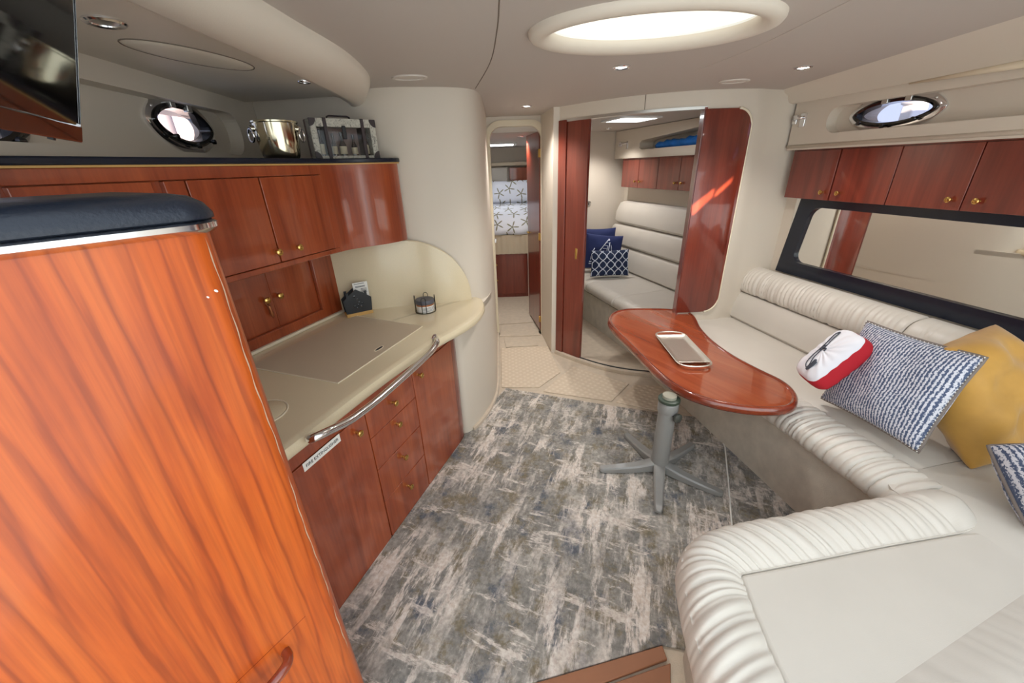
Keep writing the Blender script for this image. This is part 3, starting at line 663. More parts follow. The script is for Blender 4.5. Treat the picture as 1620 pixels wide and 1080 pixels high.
part(T, 'frame', MB().loft([lv(hq, GZ), lv(hq, GZ - .012), lv(hq2, GZ - .014), lv(hq2, GZ)]), M['white'], sm='auto')
part(T, 'pane', MB().loft([lv(hq2, GZ - .004), lv(hq2, GZ - .001)], True, True, True), M['hatch'])
downlight(tuple(G(963, 203, GZ)), .03, 0, 'lit downlight in the ceiling over the guest sofa', True, watts=32)
def crease(L, seed, gap=.036, depth=.0045, wid=.007):
    rnd = random.Random(seed); C = []; t = 0
    while t < L:
        t += gap * rnd.uniform(.45, 1.6); C.append((t, depth * rnd.uniform(.4, 1.3), wid * rnd.uniform(.7, 1.7)))
    return C
def crf(C, t): return sum(d * math.exp(-((t - c) / w_) ** 2) for c, d, w_ in C if abs(t - c) < 3.2 * w_)
def sweep(prof, y0, y1, C=None, wts=None, step=.007, skew=0.0, endr=.02):
    """cushion: profile of (x, z) swept along y with pleats cut inwards; ends pulled in round"""
    if C:
        d_ = smooth([(p[0], p[1], q_) for p, q_ in zip(prof, wts)], 3); prof = [(v.x, v.y) for v in d_]; wts = [max(0, min(1, v.z)) for v in d_]; skew = skew / 3
    n = max(4, int((y1 - y0) / step)); ys = [y0 + (y1 - y0) * k / n for k in range(n + 1)]
    cxm = sum(p[0] for p in prof) / len(prof); czm = sum(p[1] for p in prof) / len(prof); loops = []
    for y in ys:
        e = min(y - y0, y1 - y); sh = 1.0
        if e < endr: sh = 1 - .10 * (1 - math.sqrt(max(0, 1 - (1 - e / endr) ** 2)))
        row = []
        for j, (x, z) in enumerate(prof):
            a = prof[max(0, j - 1)]; b = prof[min(len(prof) - 1, j + 1)]; tx, tz = b[0] - a[0], b[1] - a[1]; q = math.hypot(tx, tz) or 1
            nx, nz = tz / q, -tx / q                       # points into the cushion for our profiles' winding
            k = crf(C, y - y0 + skew * j) * wts[j] if C else 0
            row.append((cxm + (x - cxm) * sh + nx * k, y, czm + (z - czm) * sh + nz * k))
        loops.append(row)
    return MB().loft(loops, True, True, True)
T = thing('guest_sofa', 'cream leather sofa with channelled high back in the guest cabin', 'sofa', (2.3, 3.4, 0), 'c')
for (a, b) in ((2.64, 3.33), (3.335, 4.0), (4.005, 4.6)): part(T, 'skirt_panel', MB().box(1.965, 2.5, a, b, 0, .34), M['skirt'], bev=.004)
sp_ = [(1.97, .345), (1.925, .375), (1.91, .415), (1.935, .455), (2.0, .475), (2.1, .475), (2.62, .465), (2.62, .345)]
wt = [0, .5, 1, 1, 1, .4, 0, 0]
for i, (a, b) in enumerate(((2.64, 3.18), (3.183, 3.75), (3.753, 4.6))): part(T, 'seat_cushion', sweep(sp_, a, b, crease(b - a, 40 + i, .05, .003, .01), wt, .012), M['leather'], sm='auto')
for i, (z0, z1, d0, d1) in enumerate(((.465, .72, 2.56, 2.63), (.72, .965, 2.63, 2.685), (.965, 1.225, 2.685, 2.73))):
    zc = (z0 + z1) / 2
    pr = [(2.84, z0 + .004), (d0 + .018, z0 + .004), (d0 - .006, z0 + .03), ((d0 + d1) / 2 - .02, zc), (d1 - .012, z1 - .03), (d1 + .02, z1 - .004), (2.84, z1 - .004)]
    if i == 2: pr = [(2.84, z0 + .004), (d0 + .018, z0 + .004), (d0 - .006, z0 + .03), ((d0 + d1) / 2 - .022, zc), (d1 - .012, z1 - .06), (d1 + .012, z1 - .015), (d1 + .05, z1), (2.84, z1)]
    part(T, 'back_channel', sweep(pr, 2.64, 4.6 - .03 * i, None, None, .05, endr=.06), M['leather'], sm='auto')
T = thing('guest_locker', 'row of four small cherry lockers above the guest sofa', 'cabinet', (2.74, 3.6, 1.39), 'c')
part(T, 'body', MB().box(2.70, 2.835, 2.62, 4.45, 1.386, 1.70), M['cherry_shaded'])
part(T, 'top_rail', MB().box(2.678, 2.702, 2.62, 4.45, 1.682, 1.70), M['cherry_shaded'])
for k in range(5):
    s1 = 4.45 - k * .345; d = part(T, 'door', MB().box(2.678, 2.70, s1 - .342, s1 - .003, 1.388, 1.68), M['cherry_shaded'], bev=.002)
    knob(d, (2.678, s1 - .30 if k % 2 == 0 else s1 - .05, 1.455), (-1, 0, 0), .013)
nh = [(2.62, 1.775), (4.06, 1.775), (4.1, 1.79), (4.1, 1.84), (4.06, 1.862), (3.2, 1.915), (2.62, 1.925)]
o_, i_ = ringhole((2.56, 4.61, 1.70, 1.985), nh, (3.3, 1.83))
struct('wall_guest_niche', MB().loft([sD(o_, 2.655), sD(i_, 2.655), sD(i_, 2.83)]).box(2.655, 2.84, 2.56, 4.61, 1.695, 1.705), M['wall'], 'cream panel with tapering niche above the guest lockers', 'wall', fr='c')
fb = MB(); rows = []
for k in range(40):
    y = 2.7 + 1.15 * k / 39; h = .055 + .03 * (1 - k / 39) + .008 * math.sin(k * 1.7) + .006 * math.sin(k * .6 + 1)
    rows.append([(2.69 + .008 * math.sin(k * 1.1), y, 1.778), (2.672 + .006 * math.sin(k * 2.1), y, 1.778 + h * .5), (2.70, y, 1.778 + h), (2.76, y, 1.778 + h * .95), (2.80, y, 1.778)])
solo('folded_blanket', 'bright blue crumpled blanket stuffed in the guest niche', 'blanket', fb.loft(rows, True, True, True), M['bluefabric'], (2.72, 3.2, 1.778), 'c', sm=True)
T = thing('panel_latch', 'small chrome latch on the panel end beside the guest niche', 'latch', (2.655, 4.4, 1.82), 'c')
part(T, 'plate', MB().box(2.645, 2.656, 4.32, 4.36, 1.79, 1.87), M['chrome'], bev=.003)
part(T, 'keeper', MB().box(2.645, 2.656, 4.46, 4.52, 1.82, 1.87), M['chrome'], bev=.003)
part(T, 'bar', MB().tube([(2.641, 4.34, 1.85), (2.638, 4.41, 1.85), (2.641, 4.49, 1.845)], .007, 8), M['chrome'], sm=True)
lk = w2f(G(0, 0, 0), 'c')
v = ray(931, 322); vf = w2f(v, 'c'); c0 = w2f(CAM, 'c'); t = (4.62 - c0.y) / vf.y; lkp = (c0.x + vf.x * t, 4.62, H + v.z * t)
T = thing('wall_lock', 'small oval metal lock plate on the guest cabin end wall', 'lock', lkp, 'c')
part(T, 'escutcheon', MB().lathe([(.034, 0), (.034, .006), (.028, .009)], lkp, 24, (0, -1, 0)), M['satin'], sm='auto')
part(T, 'keyhole', MB().box(lkp[0] - .006, lkp[0] + .006, lkp[1] - .011, lkp[1] - .008, lkp[2] - .016, lkp[2] + .014), M['blackm'])
# ------------------------------------------------------------------ forward cabin
struct('wall_stateroom_port', MB().box(-.95, -.9, DY, 7.6, 0, CZ), M['wall'], 'cream side wall of the forward cabin', 'wall')
struct('wall_stateroom_starboard', MB().box(.62, .66, DY + .05, 7.6, 0, CZ), M['wall'], 'cream wall beside the forward bed', 'wall')
fw = struct('wall_bow', MB().box(-.95, .66, 6.9, 6.95, 0, CZ), M['wall'], 'cream bow wall behind the forward bed', 'wall')
BASE[fw.name] = Vector((0, 0, 0))
T = thing('headboard', 'cherry headboard panel behind the starfish pillow', 'headboard', (.1, 6.86, 1.0))
part(T, 'panel', MB().box(.06, .6, 6.82, 6.88, .8, 1.64), M['cherry'], bev=.006)
part(T, 'cushion', MB().box(-.8, .03, 6.80, 6.88, .8, 1.66), M['leather'], bev=.02)
part(T, 'shelf', MB().box(-.9, .62, 6.70, 6.88, 1.67, 1.72), M['skirtcloth'], bev=.005)
FZ = 1.93
struct('ceiling_stateroom', MB().box(-.95, .66, DY + .045, 6.95, FZ, CZ), M['ceil'], 'low vinyl ceiling of the forward cabin', 'ceiling')
BY = 5.18
T = thing('berth', 'high forward bed on a cherry base with tan valance', 'bed', (.0, 6.0, 0))
part(T, 'base', MB().box(-.88, .60, BY + .02, 6.8, 0, .64), M['cherry_shaded'])
for (a, b) in ((-.62, -.22), (-.21, .23)):
    d = part(T, 'door', MB().box(a, b, BY, BY + .02, .05, .60), M['cherry_shaded'], bev=.003)
    knob(d, (a + .04, BY, .46), (0, -1, 0)); 
    knob(d, (a + .04, BY, .25), (0, -1, 0))
part(T, 'corner_post', MB().box(.25, .31, BY - .01, BY + .03, 0, .62), M['wall'], bev=.004)
vl = [[(-.88 + 1.48 * k / 90, BY - .012 + .006 * math.sin(k * 1.5), z) for z in (.60, .845)] + [(-.88 + 1.48 * k / 90, BY + .03, z) for z in (.845, .60)] for k in range(91)]
part(T, 'valance', MB().loft(vl, True, True, True), M['skirtcloth'], sm='auto')
def uvmap(o, fn):
    me = o.data; uv = me.uv_layers.new(name='UVMap')
    for lp_ in me.loops: uv.data[lp_.index].uv = fn(me.vertices[lp_.vertex_index].co)
dp = [(BY + .02, .84), (BY - .03, .86), (BY - .03, .93), (BY + .02, 1.02), (BY + .16, 1.085), (BY + .5, 1.12), (BY + 1.6, 1.14), (BY + 1.6, .84)]
dl_ = []
for k in range(61):
    x = -.88 + 1.48 * k / 60; dl_.append([(x, y + .008 * math.sin(k * .7 + z * 9), z + .006 * math.sin(k * .45 + y * 7)) for y, z in dp])
dv = solo('duvet', 'white duvet printed with taupe starfish on the forward bed', 'duvet', MB().loft(dl_, True, True, True), M['star'], (0, 5.9, .84), sm=True)
uvmap(dv, lambda c: (c.x * 5.5, (c.y * .35 + c.z) * 5.5))
# ------------------------------------------------------------------ pillows
def pillow(name, label, c, xa, ya, w_, h_, t, m, n=22, pw=.42, group=None, pinch=.06, sag=0, seed=1, wr=.004):
    """puffed cushion, own axes: x = width, y = height, z = towards the viewer"""
    rnd = random.Random(seed); ph = [rnd.uniform(0, 6.28) for _ in range(6)]
    def surf(a, b, side=1):
        px = 1 - pinch * (1 - abs(b) ** 2.0) ; py = 1 - pinch * (1 - abs(a) ** 2.0)
        k = max(0, (1 - abs(a) ** 2.4) * (1 - abs(b) ** 2.4)) ** pw
        wz = wr * (math.sin(7 * a + 3 * b + ph[0]) + math.sin(-5 * a + 8 * b + ph[1])) * k
        return Vector((a * w_ / 2 * px, b * h_ / 2 * py, side * (t / 2 * k + wz)))
    sp2 = [math.sin(-math.pi / 2 + math.pi * k / n) for k in range(n + 1)]
    mb = MB(); vs_ = []; fs = []
    for side in (1, -1):
        o0 = len(vs_)
        for b in sp2:
            for a in sp2: vs_.append(surf(a, b, side))
        for j in range(n):
            for i in range(n):
                q = (o0 + j * (n + 1) + i, o0 + j * (n + 1) + i + 1, o0 + (j + 1) * (n + 1) + i + 1, o0 + (j + 1) * (n + 1) + i)
                fs.append(q if side == 1 else q[::-1])
    mb.add(vs_, fs)
    me = bpy.data.meshes.new(name); me.from_pydata([tuple(v_) for v_ in vs_], [], fs)
    import bmesh
    bm = bmesh.new(); bm.from_mesh(me); bmesh.ops.remove_doubles(bm, verts=bm.verts, dist=1e-4); bmesh.ops.recalc_face_normals(bm, faces=bm.faces); bm.to_mesh(me); bm.free()
    for p in me.polygons: p.use_smooth = True
    me.materials.append(m)
    o = bpy.data.objects.new(name, me); COL.objects.link(o)
    X = Vector(xa).normalized(); Z = X.cross(Vector(ya)).normalized(); Y = Z.cross(X)
    o.matrix_world = Matrix(((X.x, Y.x, Z.x, c[0]), (X.y, Y.y, Z.y, c[1]), (X.z, Y.z, Z.z, c[2]), (0, 0, 0, 1)))
    BASE[o.name] = Vector((0, 0, 0)); tag(o, label, 'pillow', group)
    return o, surf
def stroke(par, name, surf, pts, r, m, lift=.001, closed=False, n=5):
    P = [surf(a, b) + Vector((0, 0, lift)) for a, b in pts]
    return part(par, name, MB().tube(P, r, n, closed), m, sm=True)
def hitw(px, py, fr, ax, val): return f2w(hit(px, py, fr, ax, val), fr)
def quad_pillow(name, label, TL, TR, BR, BL, t, m, **kw):
    TL, TR, BR, BL = map(Vector, (TL, TR, BR, BL)); c = (TL + TR + BR + BL) / 4
    xa = ((TR - TL) + (BR - BL)) / 2; ya = ((TL - BL) + (TR - BR)) / 2
    return pillow(name, label, c, xa, ya, xa.length, ya.length, t, m, **kw)
pb, sfc = pillow('pillow', 'white pillow printed with taupe starfish at the head of the forward bed', (.0, 6.52, 1.29), (1, 0, 0), (0, .35, 1), .95, .36, .16, M['star'], seed=3)
uvmap(pb, lambda c: (c.x * 5.5, c.y * 5.5 + 3.3))
hb = G(793, 228, FZ)
T = thing('window_6', 'square daylit hatch in the forward cabin ceiling', 'hatch', (hb.x, hb.y, FZ), kind='structure')
hq = rrect(hb.x - .24, hb.x + .20, hb.y - .28, hb.y + .28, .05); hq2 = rrect(hb.x - .2, hb.x + .16, hb.y - .24, hb.y + .24, .04)
part(T, 'frame', MB().loft([lv(hq, FZ), lv(hq, FZ - .012), lv(hq2, FZ - .014), lv(hq2, FZ)]), M['white'], sm='auto')
part(T, 'pane', MB().loft([lv(hq2, FZ - .004), lv(hq2, FZ - .001)], True, True, True), M['hatch'])
downlight(tuple(G(824, 215, FZ)), .036, 0, 'lit downlight in the forward cabin ceiling', True, watts=32)
# ------------------------------------------------------------------ galley (frame g: x = u along the counter, y = o towards the hull)
GO = 1.06
T = thing('galley_cabinet', 'long glossy cherry base cabinet with drawers under the galley counter', 'cabinet', (1.26, 1.3, 0), 'g')
part(T, 'body', MB().prism([(.60, GO + .02), (1.84, GO + .02), (1.90, GO + .035), (1.93, GO + .06), (1.93, 1.7), (1.0, 1.7), (.60, 1.53)], 0, .82), M['cherry'])
part(T, 'top_rail', MB().box(.60, 1.82, GO + .002, GO + .022, .742, .82), M['cherry'], bev=.002)
def gdoor(u0, u1, z0, z1, name='door', m='cherry'): return part(T, name, MB().box(u0 + .0015, u1 - .0015, GO, GO + .021, z0, z1), M[m], bev=.002)
d = gdoor(.60, 1.06, .01, .738); knob(d, (.997, GO, .684), (0, -1, 0), .014)
for (a, b, kz) in ((.60, .738, .676), (.425, .597, .557), (.235, .422, .36), (.01, .232, .169)):
    d = gdoor(1.063, 1.415, a, b, 'drawer'); knob(d, (1.241, GO, kz), (0, -1, 0), .014)
d = gdoor(1.418, 1.825, .01, .738); knob(d, (1.468, GO, .70), (0, -1, 0), .014)
cp = smooth([(1.828, GO + .003, 0), (1.87, GO + .006, 0), (1.91, GO + .022, 0), (1.935, GO + .055, 0)], 5)
part(T, 'corner_panel', MB().wall([(p.x, p.y) for p in cp], .02, .01, .82), M['cherry_shaded'], sm='auto')
part(T, 'toe_strip', MB().box(.60, 1.93, GO + .03, GO + .05, 0, .02), M['blackm'])
# notice
T = thing('fire_extinguisher_label', 'white sticker reading FIRE EXTINGUISHER on the galley door', 'sign', (.82, GO, .715), 'g')
part(T, 'sticker', MB().box(.735, .912, GO - .0025, GO - .0012, .708, .742), M['label'])
def text(par, name, s_, size, m, basis, org, ext=.0006):
    cu = bpy.data.curves.new(name, 'FONT'); cu.body = s_; cu.size = size; cu.extrude = ext; cu.align_x = 'CENTER'; cu.align_y = 'CENTER'
    ob = bpy.data.objects.new(name, cu); COL.objects.link(ob)
    me = bpy.data.meshes.new_from_object(ob); COL.objects.unlink(ob); bpy.data.objects.remove(ob)
    X, Y = Vector(basis[0]), Vector(basis[1]); Z = X.cross(Y); b = BASE[par.name]
    for v_ in me.vertices: c = v_.co.copy(); v_.co = Vector(org) - b + X * c.x + Y * c.y + Z * c.z
    me.materials.clear(); me.materials.append(m); o = bpy.data.objects.new(name, me); COL.objects.link(o); o.parent = par; BASE[o.name] = b; return o
text(T, 'lettering', 'FIRE EXTINGUISHER', .0175, M['blackm'], ((1, 0, 0), (0, 0, 1)), (.8235, GO - .0027, .7245))
# counter
ct = [(.60, 1.05), (.75, 1.05), (1.0, 1.05), (1.2, 1.045), (1.42, 1.03), (1.58, 1.008), (1.70, .982), (1.80, .962), (1.92, .955), (2.02, .968), (2.11, .995), (2.175, 1.03), (2.235, 1.075), (2.24, 1.115), (2.14, 1.19), (2.05, 1.33), (2.0, 1.41), (1.87, 1.62), (1.79, 1.77), (1.5, 1.785), (1.05, 1.785), (.98, 1.74), (.60, 1.57)]
CTZ = .87
fr_ = smooth([(p[0], p[1], 0) for p in ct[:14]], 6); lp_ = [(p.x, p.y) for p in fr_] + ct[14:]
o1 = offset_loop(lp_, -.035)
def cl(k, z):      # only the front edge gets the rounded nosing
    n = len(fr_); g_ = lambda i: min(1, i / 2, (n - 1 - i) / 8) * k if i < n else 0
    return [(p[0] + (q[0] - p[0]) * g_(i), p[1] + (q[1] - p[1]) * g_(i), z) for i, (p, q) in enumerate(zip(lp_, o1))]
counter = solo('galley_counter', 'cream speckled galley countertop with thick rounded front edge', 'countertop',
    MB().loft([cl(.0, CTZ - .05), cl(.75, CTZ - .049), cl(1.0, CTZ - .036), cl(1.0, CTZ - .018), cl(.8, CTZ - .006), cl(.4, CTZ - .001), cl(0, CTZ)], True, True, True), M['corian'], (1.4, 1.4, CTZ - .05), 'g', sm='auto')
# cooktop cover and round lid
cv = [(1.048, 1.15), (1.685, 1.145), (1.735, 1.64), (1.052, 1.66)]
T = thing('cooktop_cover', 'large flush matte beige cooktop cover with a finger slot in the counter', 'cover', (1.38, 1.4, CTZ), 'g')
part(T, 'panel', MB().prism(cv, CTZ - .004, CTZ + .003), M['cover'], bev=.002)
e = [Vector((p[0], p[1], CTZ + .002)) for p in cv]
part(T, 'edge_bead', MB().tube([e[3], e[0], e[1], e[2]], .003, 6), M['trim'])
sl_ = [(1.375 + .034 * math.cos(t), 1.196 + .013 * math.sin(t)) for t in [2 * math.pi * k / 24 for k in range(24)]]
part(T, 'finger_slot', MB().loft([[(p[0], p[1], CTZ + z) for p in sl_] for z in (.0025, .0045)], True, True, True), M['trim'], sm='auto')
sl_ = [(1.375 + .027 * math.cos(t), 1.194 + .007 * math.sin(t)) for t in [2 * math.pi * k / 24 for k in range(24)]]
part(T, 'slot_hole', MB().loft([[(p[0], p[1], CTZ + z) for p in sl_] for z in (.004, .0052)], True, True, True), M['blackm'])
T = thing('sink_lid', 'round cream sink lid flush in the near end of the counter', 'lid', (.80, 1.27, CTZ), 'g')
part(T, 'disc', MB().lathe([(.085, -.002), (.085, .003), (.08, .006)], (.79, 1.27, CTZ), 36), M['corian'], sm='auto')
part(T, 'ring', MB().tube([(.79 + .09 * math.cos(t), 1.27 + .09 * math.sin(t), CTZ + .001) for t in [2 * math.pi * k / 36 for k in range(36)]], .0035, 6, True), M['trim'], sm=True)
# rail
rail = [hit(x, y, 'g', 1, o) for x, y, o in ((497, 688, 1.03), (491, 692, 1.0), (492, 694, .98), (500, 691, .965), (517, 683, .955), (550, 667, .950), (572, 652, .950), (600, 630, .952), (650, 586, .952), (678, 560, .950), (688, 547, .952), (691, 539, .965), (689, 535, 1.0))]
rail = smooth(rail, 6)
T = thing('grab_rail', 'polished chrome grab rail along the counter front edge', 'rail', (1.2, .96, .8), 'g')
part(T, 'bar', MB().tube(rail, .0145, 14), M['chrome'], sm=True)
for v_ in (rail[0], rail[-1]): part(T, 'end_flange', MB().lathe([(.022, 0), (.022, .006), (.016, .01)], (v_.x, v_.y + .008, v_.z), 20, (0, -1, 0)), M['chrome'], sm='auto')
# splash panel round the corner
sp0 = smooth([(1.79, 1.775, 0), (1.87, 1.625, 0), (1.98, 1.46, 0), (2.04, 1.36, 0), (2.10, 1.24, 0), (2.16, 1.15, 0), (2.215, 1.10, 0)], 8)
tot = [0]
for a, b in zip(sp0, sp0[1:]): tot.append(tot[-1] + (b - a).length)
rows = []
po = offset_open([(p.x, p.y) for p in sp0], -.016)
for i, p in enumerate(sp0):
    t = tot[i] / tot[-1]; k = max(0, (t - .46) / .54); h = .40 * math.sqrt(max(.0, 1 - k ** 2.3)) + .008
    q = po[i]; rows.append([(p.x, p.y, CTZ), (q[0], q[1], CTZ), (q[0], q[1], CTZ + h - .006), (p.x + (q[0] - p.x) * .5, p.y + (q[1] - p.y) * .5, CTZ + h), (p.x, p.y, CTZ + h - .004)])
solo('splash_panel', 'curved cream speckled splash panel rising from the counter end', 'panel', MB().loft(rows, True, True, True), M['corian'], (2.0, 1.4, CTZ), 'g', sm='auto')
# backsplash in wood with the sliding panel
T = thing('galley_backsplash', 'cherry backsplash with recessed sliding panels and brass knobs', 'panel', (1.3, 1.79, CTZ), 'g')
part(T, 'frame', MB().box(1.06, 1.64, 1.765, 1.785, CTZ, .935).box(1.635, 1.79, 1.765, 1.785, CTZ, 1.30).box(1.06, 1.64, 1.765, 1.785, 1.245, 1.29), M['cherry'], bev=.003)
sl1 = part(T, 'sliding_panel', MB().box(1.06, 1.36, 1.788, 1.80, .92, 1.27), M['cherry'])
sl2 = part(T, 'sliding_panel', MB().box(1.362, 1.66, 1.788, 1.80, .92, 1.27), M['cherry'])
knob(sl1, (1.318, 1.788, 1.09), (0, -1, 0), .015); knob(sl2, (1.395, 1.788, 1.09), (0, -1, 0), .015)
part(T, 'bottom_bead', MB().box(1.06, 1.775, 1.745, 1.766, CTZ, CTZ + .016), M['trim'], bev=.004)
T = thing('key_chain', 'little copper key chain hanging from a galley panel knob', 'key chain', (1.318, 1.768, 1.08), 'g')
part(T, 'loop', MB().tube([(1.318 + .012 * math.sin(t), 1.772, 1.078 + .016 * math.cos(t)) for t in [2 * math.pi * k / 16 for k in range(16)]], .0018, 6, True), M['copper'], sm=True)
part(T, 'tag', MB().lathe([(.004, 0), (.008, .012), (.006, .03), (.009, .05), (.003, .07)], (1.32, 1.772, 1.065), 10, (0.1, 0, -1)), M['copper'], sm=True)
# upper cabinet
UO = 1.52; UB, UT = 1.292, 1.688
prof_u = smooth([(1.575, UO, 0), (1.66, UO - .008, 0), (1.74, UO - .045, 0), (1.82, UO - .095, 0), (1.90, UO - .13, 0), (1.98, UO - .142, 0), (2.02, UO - .130, 0), (2.035, UO - .10, 0)], 8)
T = thing('wall_cabinet', 'glossy cherry wall cabinet with curved end above the galley', 'cabinet', (1.2, 1.6, UB), 'g')
body = [(.545, UO + .02), (1.575, UO + .02)] + [(p.x, p.y + .02) for p in prof_u] + [(2.03, 1.62), (1.9, 1.80), (1.2, 1.80), (.545, 1.555)]
part(T, 'body', MB().prism(body, UB + .004, UT), M['cherry'])
part(T, 'top_rail', MB().box(.545, 1.58, UO - .001, UO + .021, 1.648, UT), M['cherry'], bev=.002)
part(T, 'bottom_rail', MB().box(.545, 1.60, UO - .006, UO + .021, UB - .012, UB + .012), M['cherry'], bev=.004)
part(T, 'curved_end', MB().wall([(p.x, p.y) for p in prof_u], .02, UB - .012, UT), M['cherry'], sm='auto')
def udoor(u0, u1, ku):
    d = part(T, 'door', MB().box(u0 + .002, u1 - .002, UO - .003, UO + .02, UB + .014, 1.645), M['cherry'], bev=.002)
    if ku: knob(d, (ku, UO - .003, 1.352), (0, -1, 0), .014)
udoor(1.585 - .335, 1.575, 1.345); udoor(.97, 1.247, 1.235); udoor(.90, .968, None); udoor(.55, .87, .82)
nv = [(.545, UO - .012)] + [(p.x + (.008 if p.x > 2 else 0), p.y - .012) for p in prof_u] + [(2.04, 1.60), (1.95, 2.08), (1.90, 2.16), (.545, 1.56)]
solo('shelf_board', 'navy shelf board on top of the galley wall cabinet', 'shelf', MB().prism(nv, 1.694, 1.716), M['navy'], (1.2, 1.6, 1.694), 'g', bev=.005)
solo('shelf_molding', 'thin light molding under the navy shelf board', 'molding', MB().prism([(p[0], p[1] + .005) for p in nv], UT, 1.6945), M['tan'], (1.2, 1.6, UT), 'g')
SHZ = 1.716
# ice bucket
bu, bo = 1.505, 1.645
T = thing('ice_bucket', 'polished steel ice bucket with ring handles on the navy shelf', 'bucket', (bu, bo, SHZ), 'g')
part(T, 'body', MB().lathe([(.064, 0), (.072, .005), (.078, .02), (.086, .08), (.090, .142), (.094, .145), (.094, .151), (.089, .151), (.084, .14), (.074, .05), (.062, .012)], (bu, bo, SHZ), 48), M['gold'], sm='auto')
for sgn, ang in ((1, math.radians(205)), (-1, math.radians(15))):
    # handles lie left and right as seen from the companionway
    pass
vd = w2f(Vector((bu, bo, 0)) * 0 + f2w((bu, bo, 0), 'g'), 'g').normalized(); side = Vector((-vd.y, vd.x, 0))
for sg in (1, -1):
    c = Vector((bu, bo, SHZ + .102)) + side * (sg * .092) - vd * .02
    ax = (side * sg - vd * .5).normalized()
    part(T, 'lug', MB().lathe([(.013, -.012), (.013, .006), (.008, .010)], c + Vector((0, 0, .02)), 12, ax), M['chrome'], sm='auto')
    tx = ax.cross(Vector((0, 0, 1))).normalized()
    part(T, 'ring_handle', MB().tube([c + ax * .008 + tx * (.023 * math.sin(q)) + Vector((0, 0, -.006 + .026 * math.cos(q))) for q in [2 * math.pi * k / 28 for k in range(28)]], .0038, 8, True), M['chrome'], sm=True)
# liquor gift chest
P0, P1 = Vector((1.66, 1.60, 0)), Vector((1.93, 1.43, 0)); ex = (P1 - P0).normalized(); ey = Vector((-ex.y, ex.x, 0)); BW = (P1 - P0).length; BH = .178
T = thing('bottle_chest', 'small distressed trunk shaped chest showing miniature bottles on the navy shelf', 'chest', tuple((P0 + P1) / 2 + ey * .05 + Vector((0, 0, SHZ))), 'g')
def bx(x0, x1, y0, y1, z0, z1): return MB().box(x0, x1, y0, y1, z0, z1).map(lambda p: (P0.x + ex.x * p[0] + ey.x * p[1], P0.y + ex.y * p[0] + ey.y * p[1], SHZ + p[2]))
def bp(pts): return [(P0.x + ex.x * p[0] + ey.x * p[1], P0.y + ex.y * p[0] + ey.y * p[1], SHZ + p[2]) for p in pts]
case = part(T, 'case', bx(0, BW, .07, .10, 0, BH), M['boxback'])
part(case, 'side', bx(0, .03, 0, .10, 0, BH), M['distress'], bev=.004); part(case, 'side', bx(BW - .03, BW, 0, .10, 0, BH), M['distress'], bev=.004)
part(case, 'bottom', bx(.03, BW - .03, 0, .10, 0, .014), M['distress']); part(case, 'lid_band', bx(.03, BW - .03, 0, .10, BH - .036, BH), M['distress'])
part(T, 'window', bx(.03, BW - .03, .004, .006, .014, BH - .036), M['clear'])
for x in (.062, BW - .076): part(T, 'strap', bx(x, x + .017, -.003, .103, -.0, BH + .003), M['darkleather'], bev=.002)
for x in (.0, BW): 
    for z in (.0, BH):
        fan = [(x, -.004, z)] + [(x + (1 if x == 0 else -1) * .03 * math.cos(q), -.004, z + (1 if z == 0 else -1) * .035 * math.sin(q)) for q in [math.pi / 2 * k / 8 for k in range(9)]]
        b_ = [(p[0], .004, p[2]) for p in fan]
        part(T, 'corner_guard', MB().loft([bp(fan), bp(b_)], True, True, True), M['darkleather'])
part(T, 'carry_handle', MB().tube(bp([(.10, .05, BH), (.10, .05, BH + .012), (.11, .05, BH + .016), (BW - .12, .05, BH + .016), (BW - .11, .05, BH + .012), (BW - .11, .05, BH)]), .004, 8), M['darkleather'], sm=True)
part(T, 'clasp', bx(BW / 2 - .013, BW / 2 + .006, -.006, .0, BH - .09, BH - .03), M['blackm'], bev=.004)
for i, (x, r, h, sh) in enumerate(((.046, .012, .10, .06), (.105, .013, .085, .05), (.148, .017, .09, .05), (.205, .014, .08, .045), (.268, .013, .095, .055), (.292, .0, 0, 0))):
    if not r: continue
    c = bp([(x, .035, .014)])[0]
    B_ = solo('miniature_bottle', ['amber miniature bottle at the left end inside the chest window', 'slim pale labelled miniature bottle inside the chest window', 'wide square shouldered miniature bottle behind the chest clasp', 'dark necked miniature bottle inside the chest window', 'miniature bottle with white label at the chest right end'][i], 'bottle',
              MB().lathe([(r, 0), (r, sh), (r * .5, sh + .018), (r * .42, h), (r * .5, h), (r * .5, h + .018)], c, 16), M['bottle'], c, 'g', sm='auto', group='miniature bottles in the chest')
    part(B_, 'label', MB().lathe([(r + .0006, .008), (r + .0006, sh - .006)], c, 16, capa=False, capb=False), M['bottlelabel'], sm=True)
# napkin house
hc = w2f(G(568, 494, CTZ), 'g'); look = (w2f(CAM, 'g') - hc); look.z = 0; look.normalize(); hc = hc + look * .028
ang = math.atan2(look.y, look.x) + math.pi / 2 + math.radians(10)
T = thing('napkin_holder', 'black house shaped napkin holder on a light wood base on the counter', 'napkin holder', (hc.x, hc.y, CTZ), 'g')
def loc(p):
    p = tuple(1.22 * q for q in p)
    return (hc.x + p[0] * math.cos(ang) - p[1] * math.sin(ang), hc.y + p[0] * math.sin(ang) + p[1] * math.cos(ang), CTZ + p[2])
part(T, 'base', MB().box(-.062, .062, -.03, .03, 0, .016).map(loc), M['tan'], bev=.002)
hs_ = [(-.06, .016), (.06, .016), (.066, .082), (.048, .096), (.048, .118), (.036, .118), (.036, .106), (.0, .13), (-.036, .106), (-.036, .118), (-.048, .118), (-.048, .096), (-.066, .082)]
for y in (-.026, .020): part(T, 'house_plate', MB().loft([[loc((p[0], y, p[1])) for p in hs_], [loc((p[0], y + .004, p[1])) for p in hs_]], True, True, True), M['blackm'])
